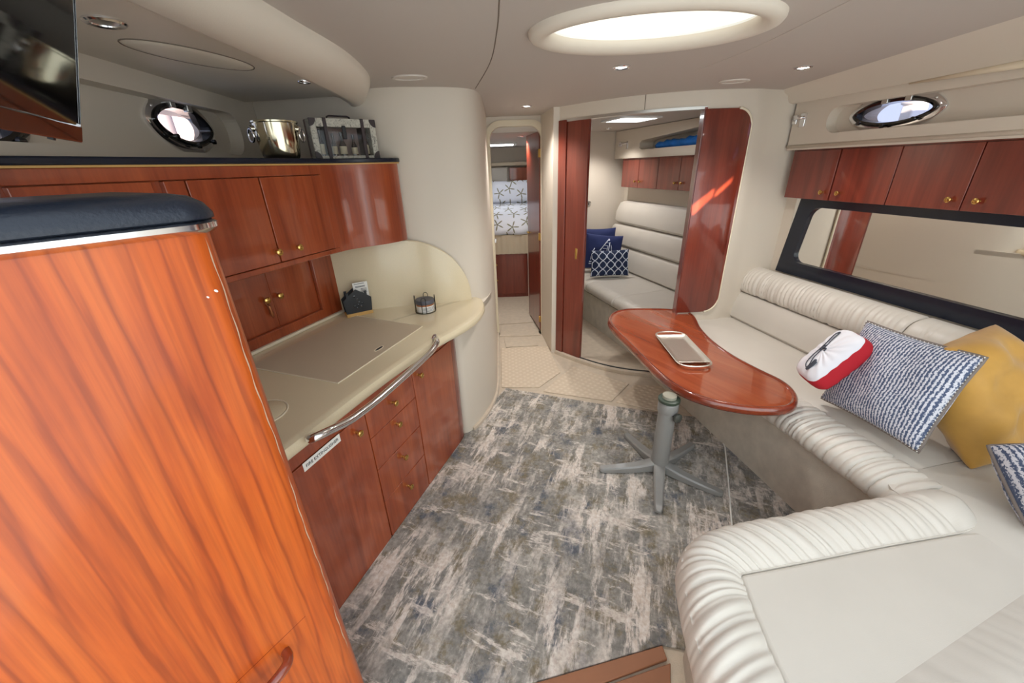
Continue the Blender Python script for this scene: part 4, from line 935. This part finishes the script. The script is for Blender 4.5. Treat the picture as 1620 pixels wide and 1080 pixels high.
for (x, z, r) in ((-.012, .098, .007), (0, .082, .005), (.006, .068, .005), (-.018, .05, .006), (.0, .055, .005), (.02, .06, .005), (.012, .046, .006), (-.008, .04, .005)):
    part(T, 'raised_lettering', MB().lathe([(r, 0), (r * .9, .0025), (r * .4, .003)], loc((x, -.026, z)), 8, Vector(loc((0, -1, 0))) - Vector(loc((0, 0, 0)))), M['blackg'])
solo('paper_card', 'white printed card standing behind the black house napkin holder', 'card', MB().box(-.005, .065, .002, .005, .016, .155).map(loc), M['label'], (hc.x, hc.y, CTZ), 'g')
crd = bpy.data.objects['paper_card']
for k, (z, a, b) in enumerate(((.148, .002, .05), (.136, .006, .052), (.132, .006, .052), (.122, .03, .058), (.116, .03, .058), (.110, .03, .058), (.104, .03, .058))):
    part(crd, 'print_line', MB().box(a, b, .0012, .002, z - .001, z + .0012).map(loc), M['ink'])
# candle
cc = w2f(G(674, 492, CTZ), 'g')
T = thing('candle_jar', 'grey lidded candle in a black wire holder on the counter', 'candle', (cc.x, cc.y, CTZ), 'g')
part(T, 'jar', MB().lathe([(.050, .004), (.053, .008), (.053, .05), (.050, .053)], (cc.x, cc.y, CTZ), 36), M['label'], sm='auto', label='white printed jar')
part(T, 'band', MB().lathe([(.0535, .044), (.0535, .054)], (cc.x, cc.y, CTZ), 36, capa=False, capb=False), M['copper'], sm=True)
part(T, 'lid', MB().lathe([(.0545, .053), (.0555, .056), (.0555, .074), (.053, .078), (.0, .079)], (cc.x, cc.y, CTZ), 36, capb=False), M['wax'], sm='auto')
for k in range(4): part(T, 'print_line', MB().tube([(cc.x + .0535 * math.cos(q), cc.y + .0535 * math.sin(q), CTZ + .014 + .007 * k) for q in [math.radians(190 + 5 * i) for i in range(28)]], .0009, 4), M['ink'])
for k in range(4):
    q = math.radians(25 + 90 * k); dv_ = Vector((math.cos(q), math.sin(q), 0)); tv = Vector((-dv_.y, dv_.x, 0)); c = Vector((cc.x, cc.y, CTZ)) + dv_ * .059
    part(T, 'wire_loop', MB().tube([c - tv * .012 + Vector((0, 0, .002)), c - tv * .013 + Vector((0, 0, .085))] + [c + tv * (.013 * -math.cos(a)) + Vector((0, 0, .085 + .016 * math.sin(a))) for a in [math.pi * i / 10 for i in range(1, 10)]] + [c + tv * .013 + Vector((0, 0, .085)), c + tv * .012 + Vector((0, 0, .002))], .0019, 6), M['blackm'], sm=True)
part(T, 'wire_ring', MB().tube([(cc.x + .06 * math.cos(t), cc.y + .06 * math.sin(t), CTZ + .003) for t in [2 * math.pi * k / 32 for k in range(32)]], .002, 6, True), M['blackm'], sm=True)
# ------------------------------------------------------------------ tall cabinet beside the companionway
E = Vector((-.490, .686)); fd = Vector((.545, .838)).normalized(); nd = Vector((-fd.y, fd.x))     # face direction, away from the viewer
FR['k'] = math.atan2(fd.y, fd.x); k0 = w2f((E.x, E.y, 0), 'k')
KX, KY = k0.x, k0.y
T = thing('tall_cabinet', 'tall cherry cabinet, daylight put into its orange colour, with navy padded top beside the companionway', 'cabinet', (KX - .4, KY + .2, 0), 'k')
rr_ = .045
foot = [(KX - .66, KY), (KX - rr_, KY)] + [(KX - rr_ + rr_ * math.sin(q), KY + rr_ - rr_ * math.cos(q)) for q in [math.pi / 2 * k / 10 for k in range(1, 11)]] + [(KX, KY + .42), (KX - .66, KY + .42)]
part(T, 'body', MB().prism(foot, 0, 1.572), M['cherry_daylit'], sm='auto')
ft = offset_loop(foot, -.012)
part(T, 'edge_trim', MB().loft([[(p[0], p[1], z) for p in offset_loop(foot, d)] for d, z in ((0, 1.566), (-.008, 1.568), (-.016, 1.575), (-.016, 1.583), (-.008, 1.588))], True, True, True), M['chrome'], sm='auto')
part(T, 'top_pad', MB().loft([[(p[0], p[1], z) for p in offset_loop(foot, d)] for d, z in ((-.004, 1.586), (-.014, 1.590), (-.014, 1.598), (-.004, 1.614), (.014, 1.625), (.04, 1.630))], True, True, True), M['navypad'], sm='auto')
hx, hz = KX - .145, .60
hA = hit(452, 1030, 'k', 1, KY); hB = hit(380, 1095, 'k', 1, KY); hL = hA.x - .16
part(T, 'pull_handle', MB().tube(smooth([(hA.x, KY + .004, hA.z), (hA.x - .004, KY - .018, hA.z + .002), (hA.x - .02, KY - .034, hA.z + .003), (hA.x - .07, KY - .04, hA.z), (hL + .02, KY - .034, hA.z - .003), (hL, KY + .004, hA.z - .003)], 6), .0115, 10), M['cherry_edge'], sm=True)
rnd_ = random.Random(3)
wz = [1.56 - .0078 * k for k in range(150)]
for a_, b_ in ((0, 62), (66, 120), (124, 149)):
    rows = []
    for k in range(a_, b_ + 1):
        c_ = .024 + .0022 * math.sin(k * .13) + .001 * math.sin(k * .61 + 1); wd = (.0007 + .0009 * abs(math.sin(k * .37))) * min(1, (k - a_ + .3) / 4, (b_ - k + .3) / 4)
        rows.append([(KX - rr_ + (rr_ + .0006) * math.sin(q), KY + rr_ - (rr_ + .0006) * math.cos(q), wz[k]) for q in ((c_ - wd) / rr_, (c_ + wd) / rr_)])
    part(T, 'worn_edge', MB().loft(rows, False), plain('worn_veneer', srgb(206, 176, 150), .6))
part(T, 'door_seam', MB().box(KX - .64, KX - .09, KY - .0004, KY + .001, hA.z + .045, hA.z + .0462), M['cherry_edge'])
for (px, py, r) in ((342, 460, .0022), (329, 470, .0015)):
    v = ray(px, py); vf = w2f(v, 'k'); t = KY / vf.y
    part(T, 'paint_chip', MB().lathe([(r, 0), (r * .8, .0006)], (vf.x * t, KY, H + v.z * t), 10, (0, -1, 0), sy=1.6), M['label'])
# television
tb = Vector((-.86, .90, 1.728)); e1 = Vector((.475, -.88, 0)).normalized(); eu = Vector((.066, .036, .232)).normalized(); en = e1.cross(eu); en = en if en.dot(CAM - tb) > 0 else -en
T = bpy.data.objects.new('television', None); COL.objects.link(T); T.location = tb; BASE['television'] = tb.copy(); tag(T, 'flat black television hanging from the soffit at the galley end', 'television')
TW, TH = .52, .31
def tv(a0, a1, b0, b1, c0, c1): return MB().box(a0, a1, b0, b1, c0, c1).map(lambda p: tuple(tb + e1 * p[0] + eu * p[1] + en * p[2]))
part(T, 'housing', tv(0, TW, 0, TH, -.045, 0), M['blackg'], bev=.004)
part(T, 'screen', tv(.012, TW - .012, .03, TH - .01, 0, .0015), M['blackg'])
part(T, 'side_strip', tv(.005, .0075, .02, TH, 0, .003), M['chrome'])
part(T, 'logo_plate', tv(.175, .205, .009, .019, 0, .0012), M['satin'])
part(T, 'bottom_bezel', tv(.0, TW, -.004, .028, -.006, .0035), plain('tv_bezel_reflection', srgb(40, 16, 10), .12, coat=.6), bev=.003)  # red-brown is reflected cabinet wood put into the bezel colour
part(T, 'power_button', tv(.105, .115, -.008, -.003, -.01, -.002), M['blackm'])
part(T, 'mount_arm', MB().tube([tuple(tb + e1 * .2 + eu * .25 - en * .04), tuple(tb + e1 * .2 + eu * .25 - en * .12), (-1.0, .85, SZ)], .012, 8), M['blackm'], sm=True)
# ------------------------------------------------------------------ rug, step, settee
rugpx = [(800, 615), (935, 638), (1058, 657), (1102, 661), (1150, 706), (1194, 748), (1262, 815), (1300, 850)]
rp_ = [G(x, y) for x, y in rugpx]; rp_ += [Vector((1.2, .95, 0)), Vector((.75, .80, 0)), G(1046, 1022), G(848, 1080), Vector((-.462, .66, 0)), Vector((-.70, .845, 0))]
rp_ = [w2f(v, 'g') for v in rp_] + [Vector((.66, 1.062, 0)), Vector((1.86, 1.062, 0)), Vector((1.92, 1.075, 0))]
RA = 'g'
rug = solo('area_rug', 'distressed grey and beige area rug covering the cabin floor', 'rug', MB().prism([(v.x, v.y) for v in reversed(rp_)], .001, .011), M['rug'], (1.3, .3, 0), 'g', bev=.003)
hem = [w2f(G(x, y, .012), 'g') for x, y in ((1140, 690), (1147, 707), (1152, 760), (1157, 822), (1160, 850))]
part(rug, 'hem_edge', MB().tube(hem, .004, 6), M['label'], sm=True)
T = thing('entry_step', 'brown step board with dark seam at the foot of the companionway', 'step', (.35, .70, 0))
q = [G(848, 1081), G(1048, 1024), G(1054, 1047), G(900, 1100)]
part(T, 'tread_board', MB().prism([tuple(v)[:2] for v in (G(846, 1084), G(905, 1102), G(1055, 1046), G(1047, 1024))], .0005, .016), M['brown'], bev=.003)
part(T, 'tread_board', MB().prism([tuple(v)[:2] for v in (G(880, 1125), G(1060, 1140), G(1060, 1052), G(915, 1103))], .0005, .016), M['brown'], bev=.003)
T = thing('settee', 'large L-shaped cream leather settee with pleated rolled edges', 'sofa', (1.95, 1.2, 0), 's')
settee = T
part(T, 'base_skirt', MB().prism([(1.626, .55), (1.626, 2.63), (2.4, 2.60), (2.4, -.2), (1.7, -.2)][::-1], 0, .372), M['skirt'], bev=.004)
fp = [(1.66, .372), (1.615, .375), (1.585, .40), (1.578, .435), (1.595, .472), (1.64, .498), (1.70, .506), (1.755, .500), (1.785, .484), (1.785, .40)]
C1 = [c_ for c_ in crease(2.2, 5, .026, .010, .006) if c_[0] > .07]
part(T, 'front_roll', sweep(fp, .80, 2.56, C1, [0, .3, .6, .9, 1, 1, 1, .9, .3, 0], .0045, .004), M['leather'], sm='auto')
seat = [(1.775, .372), (1.775, .478), (1.80, .488), (1.95, .494), (2.15, .490), (2.27, .478), (2.30, .372)]
for (a, b, sd_) in ((.90, 2.62, 0), (-.2, .897, 1)): part(T, 'seat_cushion', sweep(seat if sd_ == 0 else [(1.60, .372), (1.60, .478), (1.66, .488)] + seat[3:], a, b, None, None, .05, endr=.03), M['leather_seat'], sm='auto')
bk_ = [(2.44, .470), (2.275, .470), (2.252, .50), (2.262, .57), (2.290, .65), (2.315, .684), (2.44, .69)]
part(T, 'back_cushion', sweep(bk_, -.2, 2.655, None, None, .05, endr=.03), M['leather_seat'], sm='auto')
tr = [(2.49, .69), (2.335, .688), (2.30, .705), (2.292, .75), (2.305, .80), (2.34, .845), (2.39, .866), (2.45, .87), (2.49, .85)]
C2 = crease(3, 9, .040, .0055, .009)
for (a, b, sd_) in ((1.46, 2.66, 9), (-.2, 1.456, 10)): part(T, 'top_roll', sweep(tr, a, b, crease(b - a, sd_, .022 if sd_ == 9 else .04, .009 if sd_ == 9 else .006, .006), [0, .8, 1, 1, .9, .6, .3, 0, 0], .0065, -.006), M['leather'], sm='auto')
# chaise
outer = smooth([(1.62, .818, 0), (1.3, .825, 0), (1.0, .830, 0), (.84, .828, 0), (.73, .805, 0), (.655, .75, 0), (.612, .67, 0), (.575, .58, 0), (.53, .45, 0), (.49, .30, 0), (.46, .10, 0), (.45, -.05, 0)], 10)
inner = smooth([(1.60, .635, 0), (1.3, .647, 0), (1.05, .652, 0), (.90, .656, 0), (.83, .658, 0), (.80, .655, 0), (.785, .62, 0), (.765, .57, 0), (.725, .45, 0), (.69, .30, 0), (.665, .10, 0), (.655, -.05, 0)], 10)
NS = 900
outer = resample(outer, NS)
Lc = sum((a - b).length for a, b in zip(outer, outer[1:]))
inner = [v for v in inner]
# match by parameter of the control polygon
inner = smooth([tuple(v) for v in inner], 1); 
def param(pts, n):
    out = []; L = len(pts) - 1
    for k in range(n): 
        x = k / (n - 1) * L; i = min(L - 1, int(x)); out.append(pts[i].lerp(pts[i + 1], x - i))
    return out
outer_p = smooth([(1.62, .818, 0), (1.3, .825, 0), (1.0, .830, 0), (.84, .828, 0), (.73, .805, 0), (.655, .75, 0), (.612, .67, 0), (.575, .58, 0), (.53, .45, 0), (.49, .30, 0), (.46, .10, 0), (.45, -.05, 0)], 10)
O_ = param(outer_p, NS); I_ = param(inner, NS)
cum = [0]
for a, b in zip(O_, O_[1:]): cum.append(cum[-1] + (b - a).length)
C3 = crease(cum[-1], 21, .030, .012, .0085)
pf3 = [(.10, .36, 0), (.02, .375, .2), (-.03, .41, .8), (-.015, .455, 1), (.07, .497, 1), (.22, .522, 1), (.42, .532, 1), (.62, .528, 1), (.82, .513, .9), (.97, .492, .5), (1.0, .478, 0), (1.0, .36, 0)]
pf3 = [(v.x, v.y, max(0, min(1, v.z))) for v in smooth(pf3, 4)]
loops = []
endn = [(0.0, .02), (.012, .35), (.03, .6), (.055, .82), (.08, .93), (.11, 1.0)]
c_end = Vector((1.752, .727, 0))
for f_, k in ((1, .03), (.985, .30), (.94, .52), (.86, .72), (.72, .87), (.5, .96), (.25, .995)):
    # rounded outboard end: shrink about the bolster's axis
    o0, i0 = O_[0], I_[0]; mid = (o0 + i0) / 2; row = []
    for a, z, wq in pf3:
        p = o0.lerp(i0, a); p = mid + (p - mid) * k + (Vector((c_end.x - mid.x, 0, 0)) * f_)
        row.append((p.x, p.y, .40 + (z - .40) * (.55 + .45 * k)))
    loops.append(row)
for i in range(NS):
    row = []
    for j, (a, z, wq) in enumerate(pf3):
        k = crf(C3, cum[i] + .05 * (a - .5)) * wq; p = O_[i].lerp(I_[i], a + (k * 1.2 if a < .1 else 0)); row.append((p.x, p.y, z - (k if a > .03 else 0)))
    loops.append(row)
part(T, 'chaise_bolster', MB().loft(loops, True, True, True), M['leather'], sm='auto')
ip = [(p.x, p.y) for p in I_[::12]] + [(1.95, -.05), (1.95, .60), (1.75, .62)]
part(T, 'chaise_panel', MB().loft([[(p[0], p[1], z) for p in ip] for z in (.37, .488)], True, True, True), M['leather_seat'], bev=.012, seg=3)
bs = offset_open([(p.x, p.y) for p in O_[::10]], .075) + [(1.75, -.05), (1.75, .72)]
part(T, 'chaise_base', MB().prism(bs, 0, .372), M['skirt'], bev=.003)
nr = [[0, 0]]
npth = [Vector((.60, .15, 0)).lerp(Vector((1.9, .37, 0)), k / 160) for k in range(161)]
C4 = crease(1.4, 33, .05, .006, .012)
rows = []
for k, p in enumerate(npth):
    u = 1.315 * k / 160; r_ = []
    for a, z in ((-.14, .40), (-.14, .50), (-.09, .53), (-.03, .534), (.03, .526), (.08, .510), (.13, .488), (.14, .40)): r_.append((p.x - .15 * a, p.y + a, z - crf(C4, u + .2 * a) * (1 if abs(a) < .12 else 0)))
    rows.append(r_)
part(T, 'inner_roll', MB().loft(rows, True, True, True), M['leather'], sm='auto')
# ------------------------------------------------------------------ settee pillows
ws = lambda D, s_, z: f2w((D, s_, z), 's')
p1, f1 = quad_pillow('throw_pillow', 'blue and white brushed stripe pillow with beaded trim between the red and mustard pillows', (1.70, 1.70, .915), (1.745, 1.25, .955), (1.61, 1.222, .55), (1.567, 1.672, .53), .17, M['knit'], seed=4, pinch=.05)
ed = [(a, -1) for a in [-1 + .1 * k for k in range(20)]] + [(1, b) for b in [-1 + .1 * k for k in range(20)]] + [(a, 1) for a in [1 - .1 * k for k in range(20)]] + [(-1, b) for b in [1 - .1 * k for k in range(20)]]
stroke(p1, 'beaded_trim', f1, ed, .008, M['beading'], 0, True)
bm_ = MB()
for a, b in [(v.x, v.y) for v in resample([(x, y, 0) for x, y in ed], 120, True)]:
    c = f1(a, b); bm_.lathe([(.0, -.003), (.003, 0), (.0, .003)], c + Vector((0, 0, .008)), 5, capa=False, capb=False)
part(p1, 'beads', bm_, M['label'], kind='stuff')
p2, f2 = quad_pillow('throw_pillow', 'mustard velvet throw pillow slumped against the settee back', (1.875, 1.41, .90), (2.20, 1.55, .93), (2.05, 1.31, .55), (1.63, 1.12, .54), .25, M['mustard'], seed=8, pinch=.01, wr=.013)
p3, f3 = quad_pillow('throw_pillow', 'blue and white brushed stripe pillow half hidden behind the mustard pillow', G(1592, 728, .66), G(1730, 690, .76), G(1730, 860, .54), G(1596, 808, .54), .22, M['knit'], pinch=-.02, seed=5)
stroke(p3, 'beaded_trim', f3, ed, .008, M['beading'], 0, True)
# red and white boxed pillow
def boxed(name, label):
    TL, TR, BR, BL = G(1264, 588, .66), G(1345, 524, .88), G(1378, 548, .87), G(1294, 612, .66)
    c = (TL + TR + BR + BL) / 4; xa = ((TR - TL) + (BR - BL)) / 2; ya = ((TL - BL) + (TR - BR)) / 2
    X = xa.normalized(); Z = X.cross(ya).normalized(); Y = Z.cross(X); w_, h_ = xa.length * 1.04, ya.length * 1.04
    T = bpy.data.objects.new(name, None); COL.objects.link(T)
    T.matrix_world = Matrix(((X.x, Y.x, Z.x, c.x), (X.y, Y.y, Z.y, c.y), (X.z, Y.z, Z.z, c.z), (0, 0, 0, 1))); BASE[T.name] = Vector((0, 0, 0)); tag(T, label, 'pillow')
    out = resample([(p[0], p[1], 0) for p in rrect(-w_ / 2, w_ / 2, -h_ / 2, h_ / 2, .045, 6)], 72, True)
    def lp2(k, z): return [(p.x * k, p.y * k, z + .002 * math.sin(i * 1.3)) for i, p in enumerate(out)]
    part(T, 'white_cover', MB().loft([lp2(1.0, .030), lp2(.97, .042), lp2(.88, .056), lp2(.7, .067), lp2(.45, .073), lp2(.2, .076), lp2(.02, .076)], True, False, True), M['cotton'], sm=True)
    part(T, 'red_side', MB().loft([lp2(1.0, .030), lp2(1.03, .012), lp2(1.04, -.01), lp2(1.02, -.035), lp2(.95, -.05), lp2(.5, -.062), lp2(.02, -.064)], True, False, True), M['red'], sm=True)
    def hz_(x, y):
        k = max(abs(2 * x / w_), abs(2 * y / h_)); T_ = [(0, .076), (.2, .076), (.45, .073), (.7, .067), (.88, .056), (.97, .042), (1.01, .03)]
        for (a, b), (c_, d_) in zip(T_, T_[1:]):
            if a <= k <= c_: return b + (d_ - b) * (k - a) / (c_ - a) + .0035
        return .034
    def pen(pts, r=.0022):
        part(T, 'ink_drawing', MB().tube(smooth([(x * w_, (y - .16) * h_, hz_(x * w_, (y - .16) * h_)) for x, y in pts], 5), r, 5), M['ink'], sm=True)
    pen([(-.36, .10), (-.30, .22), (-.16, .26), (0, .27), (.12, .30), (.24, .36), (.33, .40), (.38, .37), (.33, .32), (.2, .26), (.08, .2), (-.04, .19), (-.18, .16), (-.3, .08), (-.36, .10)])
    pen([(.33, .40), (.35, .36), (.33, .32)]); pen([(-.02, .27), (.02, .2), (.06, .28), (.1, .2)], .003); pen([(.02, .19), (.05, .12), (.0, .1)], .003)
    pen([(-.38, .06), (-.33, 0), (-.25, -.02), (-.18, .03), (-.26, .03), (-.36, .05)], .005); pen([(-.36, .0), (-.28, -.04), (-.2, -.05)], .004)
    return T
boxed('throw_pillow', 'small white pillow with red sides and a grey line drawing')
# guest pillows
wc = lambda D, s_, z: f2w((D, s_, z), 'c')
g1, h1 = pillow('throw_pillow', 'plain navy pillow behind the sailboat pillow on the guest sofa', wc(2.33, 4.30, .74), wc(1, -.35, 0), (0, .15, 1), .42, .42, .13, M['navycloth'], seed=11)
g2, h2 = pillow('throw_pillow', 'navy pillow embroidered with a white sailboat on the guest sofa', wc(2.31, 4.12, .70), wc(1, -.22, -.12), (.05, .2, 1), .44, .40, .13, M['navycloth'], seed=12)
stroke(g2, 'embroidery', h2, [(-.5, -.45), (-.3, .1), (0, .55), (.18, .8)], .006, M['thread']); stroke(g2, 'embroidery', h2, [(.18, .8), (.12, .2), (.05, -.5)], .006, M['thread']); stroke(g2, 'embroidery', h2, [(-.5, -.45), (-.2, -.42), (.05, -.5)], .006, M['thread'])
stroke(g2, 'embroidery', h2, [(.18, .8), (.34, .3), (.4, -.3)], .006, M['thread']); stroke(g2, 'embroidery', h2, [(.22, .6), (.2, .1), (.22, -.4)], .005, M['thread']); stroke(g2, 'embroidery', h2, [(-.8, -.6), (-.2, -.62), (.6, -.58)], .008, M['thread']); stroke(g2, 'embroidery', h2, [(-.8, -.72), (-.2, -.74), (.6, -.7)], .006, M['thread'])
for k in range(6): stroke(g2, 'embroidery', h2, [(-.42 + .09 * k, -.35 + .19 * k), (.05 + .02 * k, -.30 + .17 * k)], .003, M['thread'])
stroke(g2, 'embroidery', h2, [(-.75, -.5), (-.72, -.1), (-.6, .2)], .005, M['thread'])
g3, h3 = pillow('throw_pillow', 'navy lumbar pillow with white knotted rope lattice on the guest sofa', wc(2.24, 3.84, .635), wc(1, -.30, .0), (-.05, .25, 1), .43, .29, .12, M['darknavy'], seed=13)
for k in range(-2, 3):
    for s_ in (1, -1):
        stroke(g3, 'rope_print', h3, [(max(-.97, min(.97, k * .42 + s_ * .19 * math.cos(math.pi * 1.5 * b + .6))), b) for b in [-.95 + .05 * i for i in range(39)]], .005, M['thread'], .0)
# ------------------------------------------------------------------ table and tray
tp = [(961, 508), (968, 496), (988, 490), (1020, 489), (1060, 490), (1088, 494), (1101, 503), (1110, 520), (1130, 541), (1162, 564), (1203, 586), (1236, 602), (1256, 617), (1264, 632), (1258, 645), (1238, 650), (1200, 650), (1160, 645), (1120, 636), (1080, 621), (1048, 600), (1018, 572), (990, 543), (970, 523)]
TZ = .562
ta = math.atan2(-1.1, .62) + math.pi / 2; FR['t'] = ta
tw = [w2f(G(x, y, TZ - .012), 't') for x, y in tp]
tl = [(p.x, p.y) for p in smooth([(v.x, v.y, 0) for v in tw], 6, True)]
ar = sum(tl[i - 1][0] * tl[i][1] - tl[i][0] * tl[i - 1][1] for i in range(len(tl)))
if ar < 0: tl.reverse()
tl = [(p.x, p.y) for p in resample([(p[0], p[1], 0) for p in tl], 140, True)]
tc_ = w2f((.826, 1.752, 0), 't')
T = thing('dining_table', 'glossy cherry kidney shaped table on a grey five foot pedestal', 'table', (tc_.x, tc_.y, 0), 't')
def tlo(d, z): return [(p[0], p[1], z) for p in offset_loop(tl, d)]
part(T, 'tabletop', MB().loft([tlo(.030, TZ - .004), tlo(.05, TZ - .003), tlo(.10, TZ - .003)], True, False, True), M['cherry_x'], sm=False)
part(T, 'rim', MB().loft([tlo(.06, TZ - .052), tlo(.02, TZ - .050), tlo(.006, TZ - .042), tlo(.0, TZ - .028), tlo(.003, TZ - .010), tlo(.012, TZ + .001), tlo(.022, TZ + .002), tlo(.030, TZ - .003), tlo(.034, TZ - .006)], True, True, False), M['cherry_edge'], sm=True)
bx_, by_ = tc_.x, tc_.y
pl_ = part(T, 'pole', MB().lathe([(.048, .06), (.046, .40), (.046, .44)], (bx_, by_, 0), 28), M['grey'], sm='auto')
part(pl_, 'collar', MB().lathe([(.05, .42), (.053, .425), (.053, .475), (.049, .48), (.046, .478)], (bx_, by_, 0), 28), M['grey'], sm='auto')
part(pl_, 'inner_tube', MB().lathe([(.036, .44), (.036, .52)], (bx_, by_, 0), 24), plain('pale_tube', srgb(176, 176, 160), .35, .3), sm='auto')
part(pl_, 'top_ring', MB().lathe([(.040, .484), (.056, .486), (.056, .500), (.040, .504)], (bx_, by_, 0), 24), plain('green_ring', srgb(58, 70, 58), .4), sm='auto')
kd = w2f((.42, -.9, 0), 't').normalized()
part(pl_, 'lock_knob', MB().lathe([(.010, .03), (.010, .058), (.022, .06), (.026, .066), (.026, .078), (.018, .084)], (bx_, by_, .415), 18, kd), plain('dark_knob', srgb(70, 72, 66), .4), sm='auto')
for (px, py) in ((948, 747), (1041, 816), (1142, 787), (989, 691), (1096, 707)):
    tp_ = w2f(G(px, py), 't'); d = Vector((tp_.x - bx_, tp_.y - by_, 0)); L_ = d.length; d.normalize(); s2 = Vector((-d.y, d.x, 0)); rows = []
    for q, hw, zt, zb in ((.0, .034, .075, .02), (.05, .032, .072, .018), (.12, .028, .052, .010), (.22, .024, .040, .006), (L_ - .03, .021, .034, .006), (L_ - .008, .018, .031, .008), (L_, .010, .025, .012)):
        c = Vector((bx_, by_, 0)) + d * q
        rows.append([tuple(c + s2 * (hw * x) + Vector((0, 0, z + .008))) for x, z in ((-1, zb), (-1, zt - .008), (-.7, zt), (.7, zt), (1, zt - .008), (1, zb))])
    lg = part(T, 'leg', MB().loft(rows, True, True, True), M['grey'], sm='auto')
    part(lg, 'foot_pad', MB().lathe([(.014, 0.0112), (.014, .022)], tuple(Vector((bx_, by_, 0)) + d * (L_ - .025)), 12), M['blackm'])
tr4 = [w2f(G(x, y, TZ + .012), 't') for x, y in ((1035, 528), (1078, 524), (1135, 577), (1072, 584))]
tc4 = sum(tr4, Vector()) / 4; ax_ = ((tr4[0] + tr4[1]) - (tr4[2] + tr4[3])); ax_.z = 0; Lt = ax_.length / 2; ax_.normalize(); sx_ = Vector((ax_.y, -ax_.x, 0)); Wt = ((tr4[1] - tr4[0]).length + (tr4[2] - tr4[3]).length) / 2 * .92
T = thing('serving_tray', 'long hammered silver serving tray with cut out handles on the table', 'tray', (tc4.x, tc4.y, TZ), 't')
def tloc(p): return (tc4.x + ax_.x * p[0] + sx_.x * p[1], tc4.y + ax_.y * p[0] + sx_.y * p[1], TZ + p[2])
def trr(dx, dy, z): return [tloc((p[0], p[1], z)) for p in rrect(-Lt / 2 + .05 + dx, Lt / 2 - .05 - dx, -Wt / 2 + dy, Wt / 2 - dy, .012, 4)]
part(T, 'dish', MB().loft([trr(.016, .016, .002), trr(-.0, -.0, .018), trr(.003, .003, .020), trr(.018, .018, .006), trr(.06, .04, .005)], True, True, True), M['silver_dish'], sm='auto')
for sg in (1, -1):
    pts = [(sg * (Lt / 2 - .052), -Wt / 2 + .008), (sg * (Lt / 2 - .02), -Wt / 2 + .022), (sg * (Lt / 2), -Wt / 2 + .06), (sg * (Lt / 2 + .004), 0), (sg * (Lt / 2), Wt / 2 - .06), (sg * (Lt / 2 - .02), Wt / 2 - .022), (sg * (Lt / 2 - .052), Wt / 2 - .008)]
    m_ = MB().tube(smooth([(x, y, .018) for x, y in pts], 5), .007, 8)
    part(T, 'handle', m_.map(lambda p: tloc((p[0], p[1], .018 + (p[2] - .018) * .5))), M['silver'], sm=True)
# ------------------------------------------------------------------ outside: added light curtain and dock posts
pat = [[(1094, 342), (1094, 326), (1131, 297), (1126, 312)], [(1128, 314), (1133, 303), (1160, 279), (1156, 290)]]  # sun patch outlines, cast back as slits in the added curtain
cm = MB(); cells = []
CYY = -.62
for P in pat:
    q = []
    for (x, y) in P:
        v = atY(x, y, 2.852); k = (CYY - v.y) / SUN.y; w_ = v + SUN * k; q.append((w_.x, w_.z))
    cells.append(q)
mid = (max(p[0] for p in cells[0]) + min(p[0] for p in cells[1])) / 2
zz0 = min(p[1] for c in cells for p in c) - .1; zz1 = max(p[1] for c in cells for p in c) + .1
for q, (a, b) in zip(cells, ((-.3, mid), (mid, .9))):
    c = (sum(p[0] for p in q) / 4, sum(p[1] for p in q) / 4); q.sort(key=lambda p: math.atan2(p[1] - c[1], p[0] - c[0]))
    hh = [(v.x, v.y) for v in resample([(p[0], p[1], 0) for p in q], 40, True)]
    a = min(a, min(p[0] for p in q) - .004); b = max(b, max(p[0] for p in q) + .004)
    o_, i_ = ringhole((a, b, zz0, zz1), hh, c); cm.loft([xy(o_, CYY), xy(i_, CYY)])
cm.add([(-2.6, CYY, zz0), (-.3, CYY, zz0), (-.3, CYY, zz1), (-2.6, CYY, zz1)], [(0, 1, 2, 3)])
cm.add([(.9, CYY, zz0), (3.2, CYY, zz0), (3.2, CYY, zz1), (.9, CYY, zz1)], [(0, 1, 2, 3)])
cm.add([(-2.6, CYY, -.05), (3.2, CYY, -.05), (3.2, CYY, zz0), (-2.6, CYY, zz0)], [(0, 1, 2, 3)])
cm.add([(-2.6, CYY, zz1), (3.2, CYY, zz1), (3.2, CYY, 2.75), (-2.6, CYY, 2.75)], [(0, 1, 2, 3)])
struct('wall_added_light_curtain', cm, M['canvas'], 'pale canvas curtain added unseen behind the companionway, slit to shape the sun', 'curtain')  # unseen, added to shape the sun patch and spread daylight

def outside(px, py, y):
    v = ray(px, py); return CAM + v * (y / v.y)
for px, y, r, lab in ((262, 3.6, .10, 'slimmest pale dock piling outside the port porthole'), (290, 4.0, .13, 'middling pale dock piling standing between two others outside the porthole'), (318, 3.4, .16, 'broadest pale dock piling outside the port porthole')):
    c = outside(px, 200, y)
    T = thing('dock_piling', lab, 'piling', (c.x, c.y, -.6), group='pilings outside the port porthole')
    part(T, 'post', MB().lathe([(r * 1.05, 0), (r, 1.6), (r * .97, 3.2)], (c.x, c.y, -.6), 18), M['concrete'], sm='auto')
    part(T, 'cap', MB().lathe([(r * 1.1, 3.2), (r * 1.1, 3.24), (0.01, 3.36)], (c.x, c.y, -.6), 18), M['white'], sm='auto')
c = outside(1446, 175, 3.4)
T = thing('dock_pedestal', 'slim white dock pedestal seen through the starboard porthole', 'pedestal', (c.x, c.y, 0))
part(T, 'post', MB().box(c.x - .06, c.x + .06, c.y - .05, c.y + .05, 0, 1.98), M['white'], bev=.01)
part(T, 'head', MB().box(c.x - .075, c.x + .075, c.y - .065, c.y + .065, 1.98, 2.2), M['white'], bev=.02)
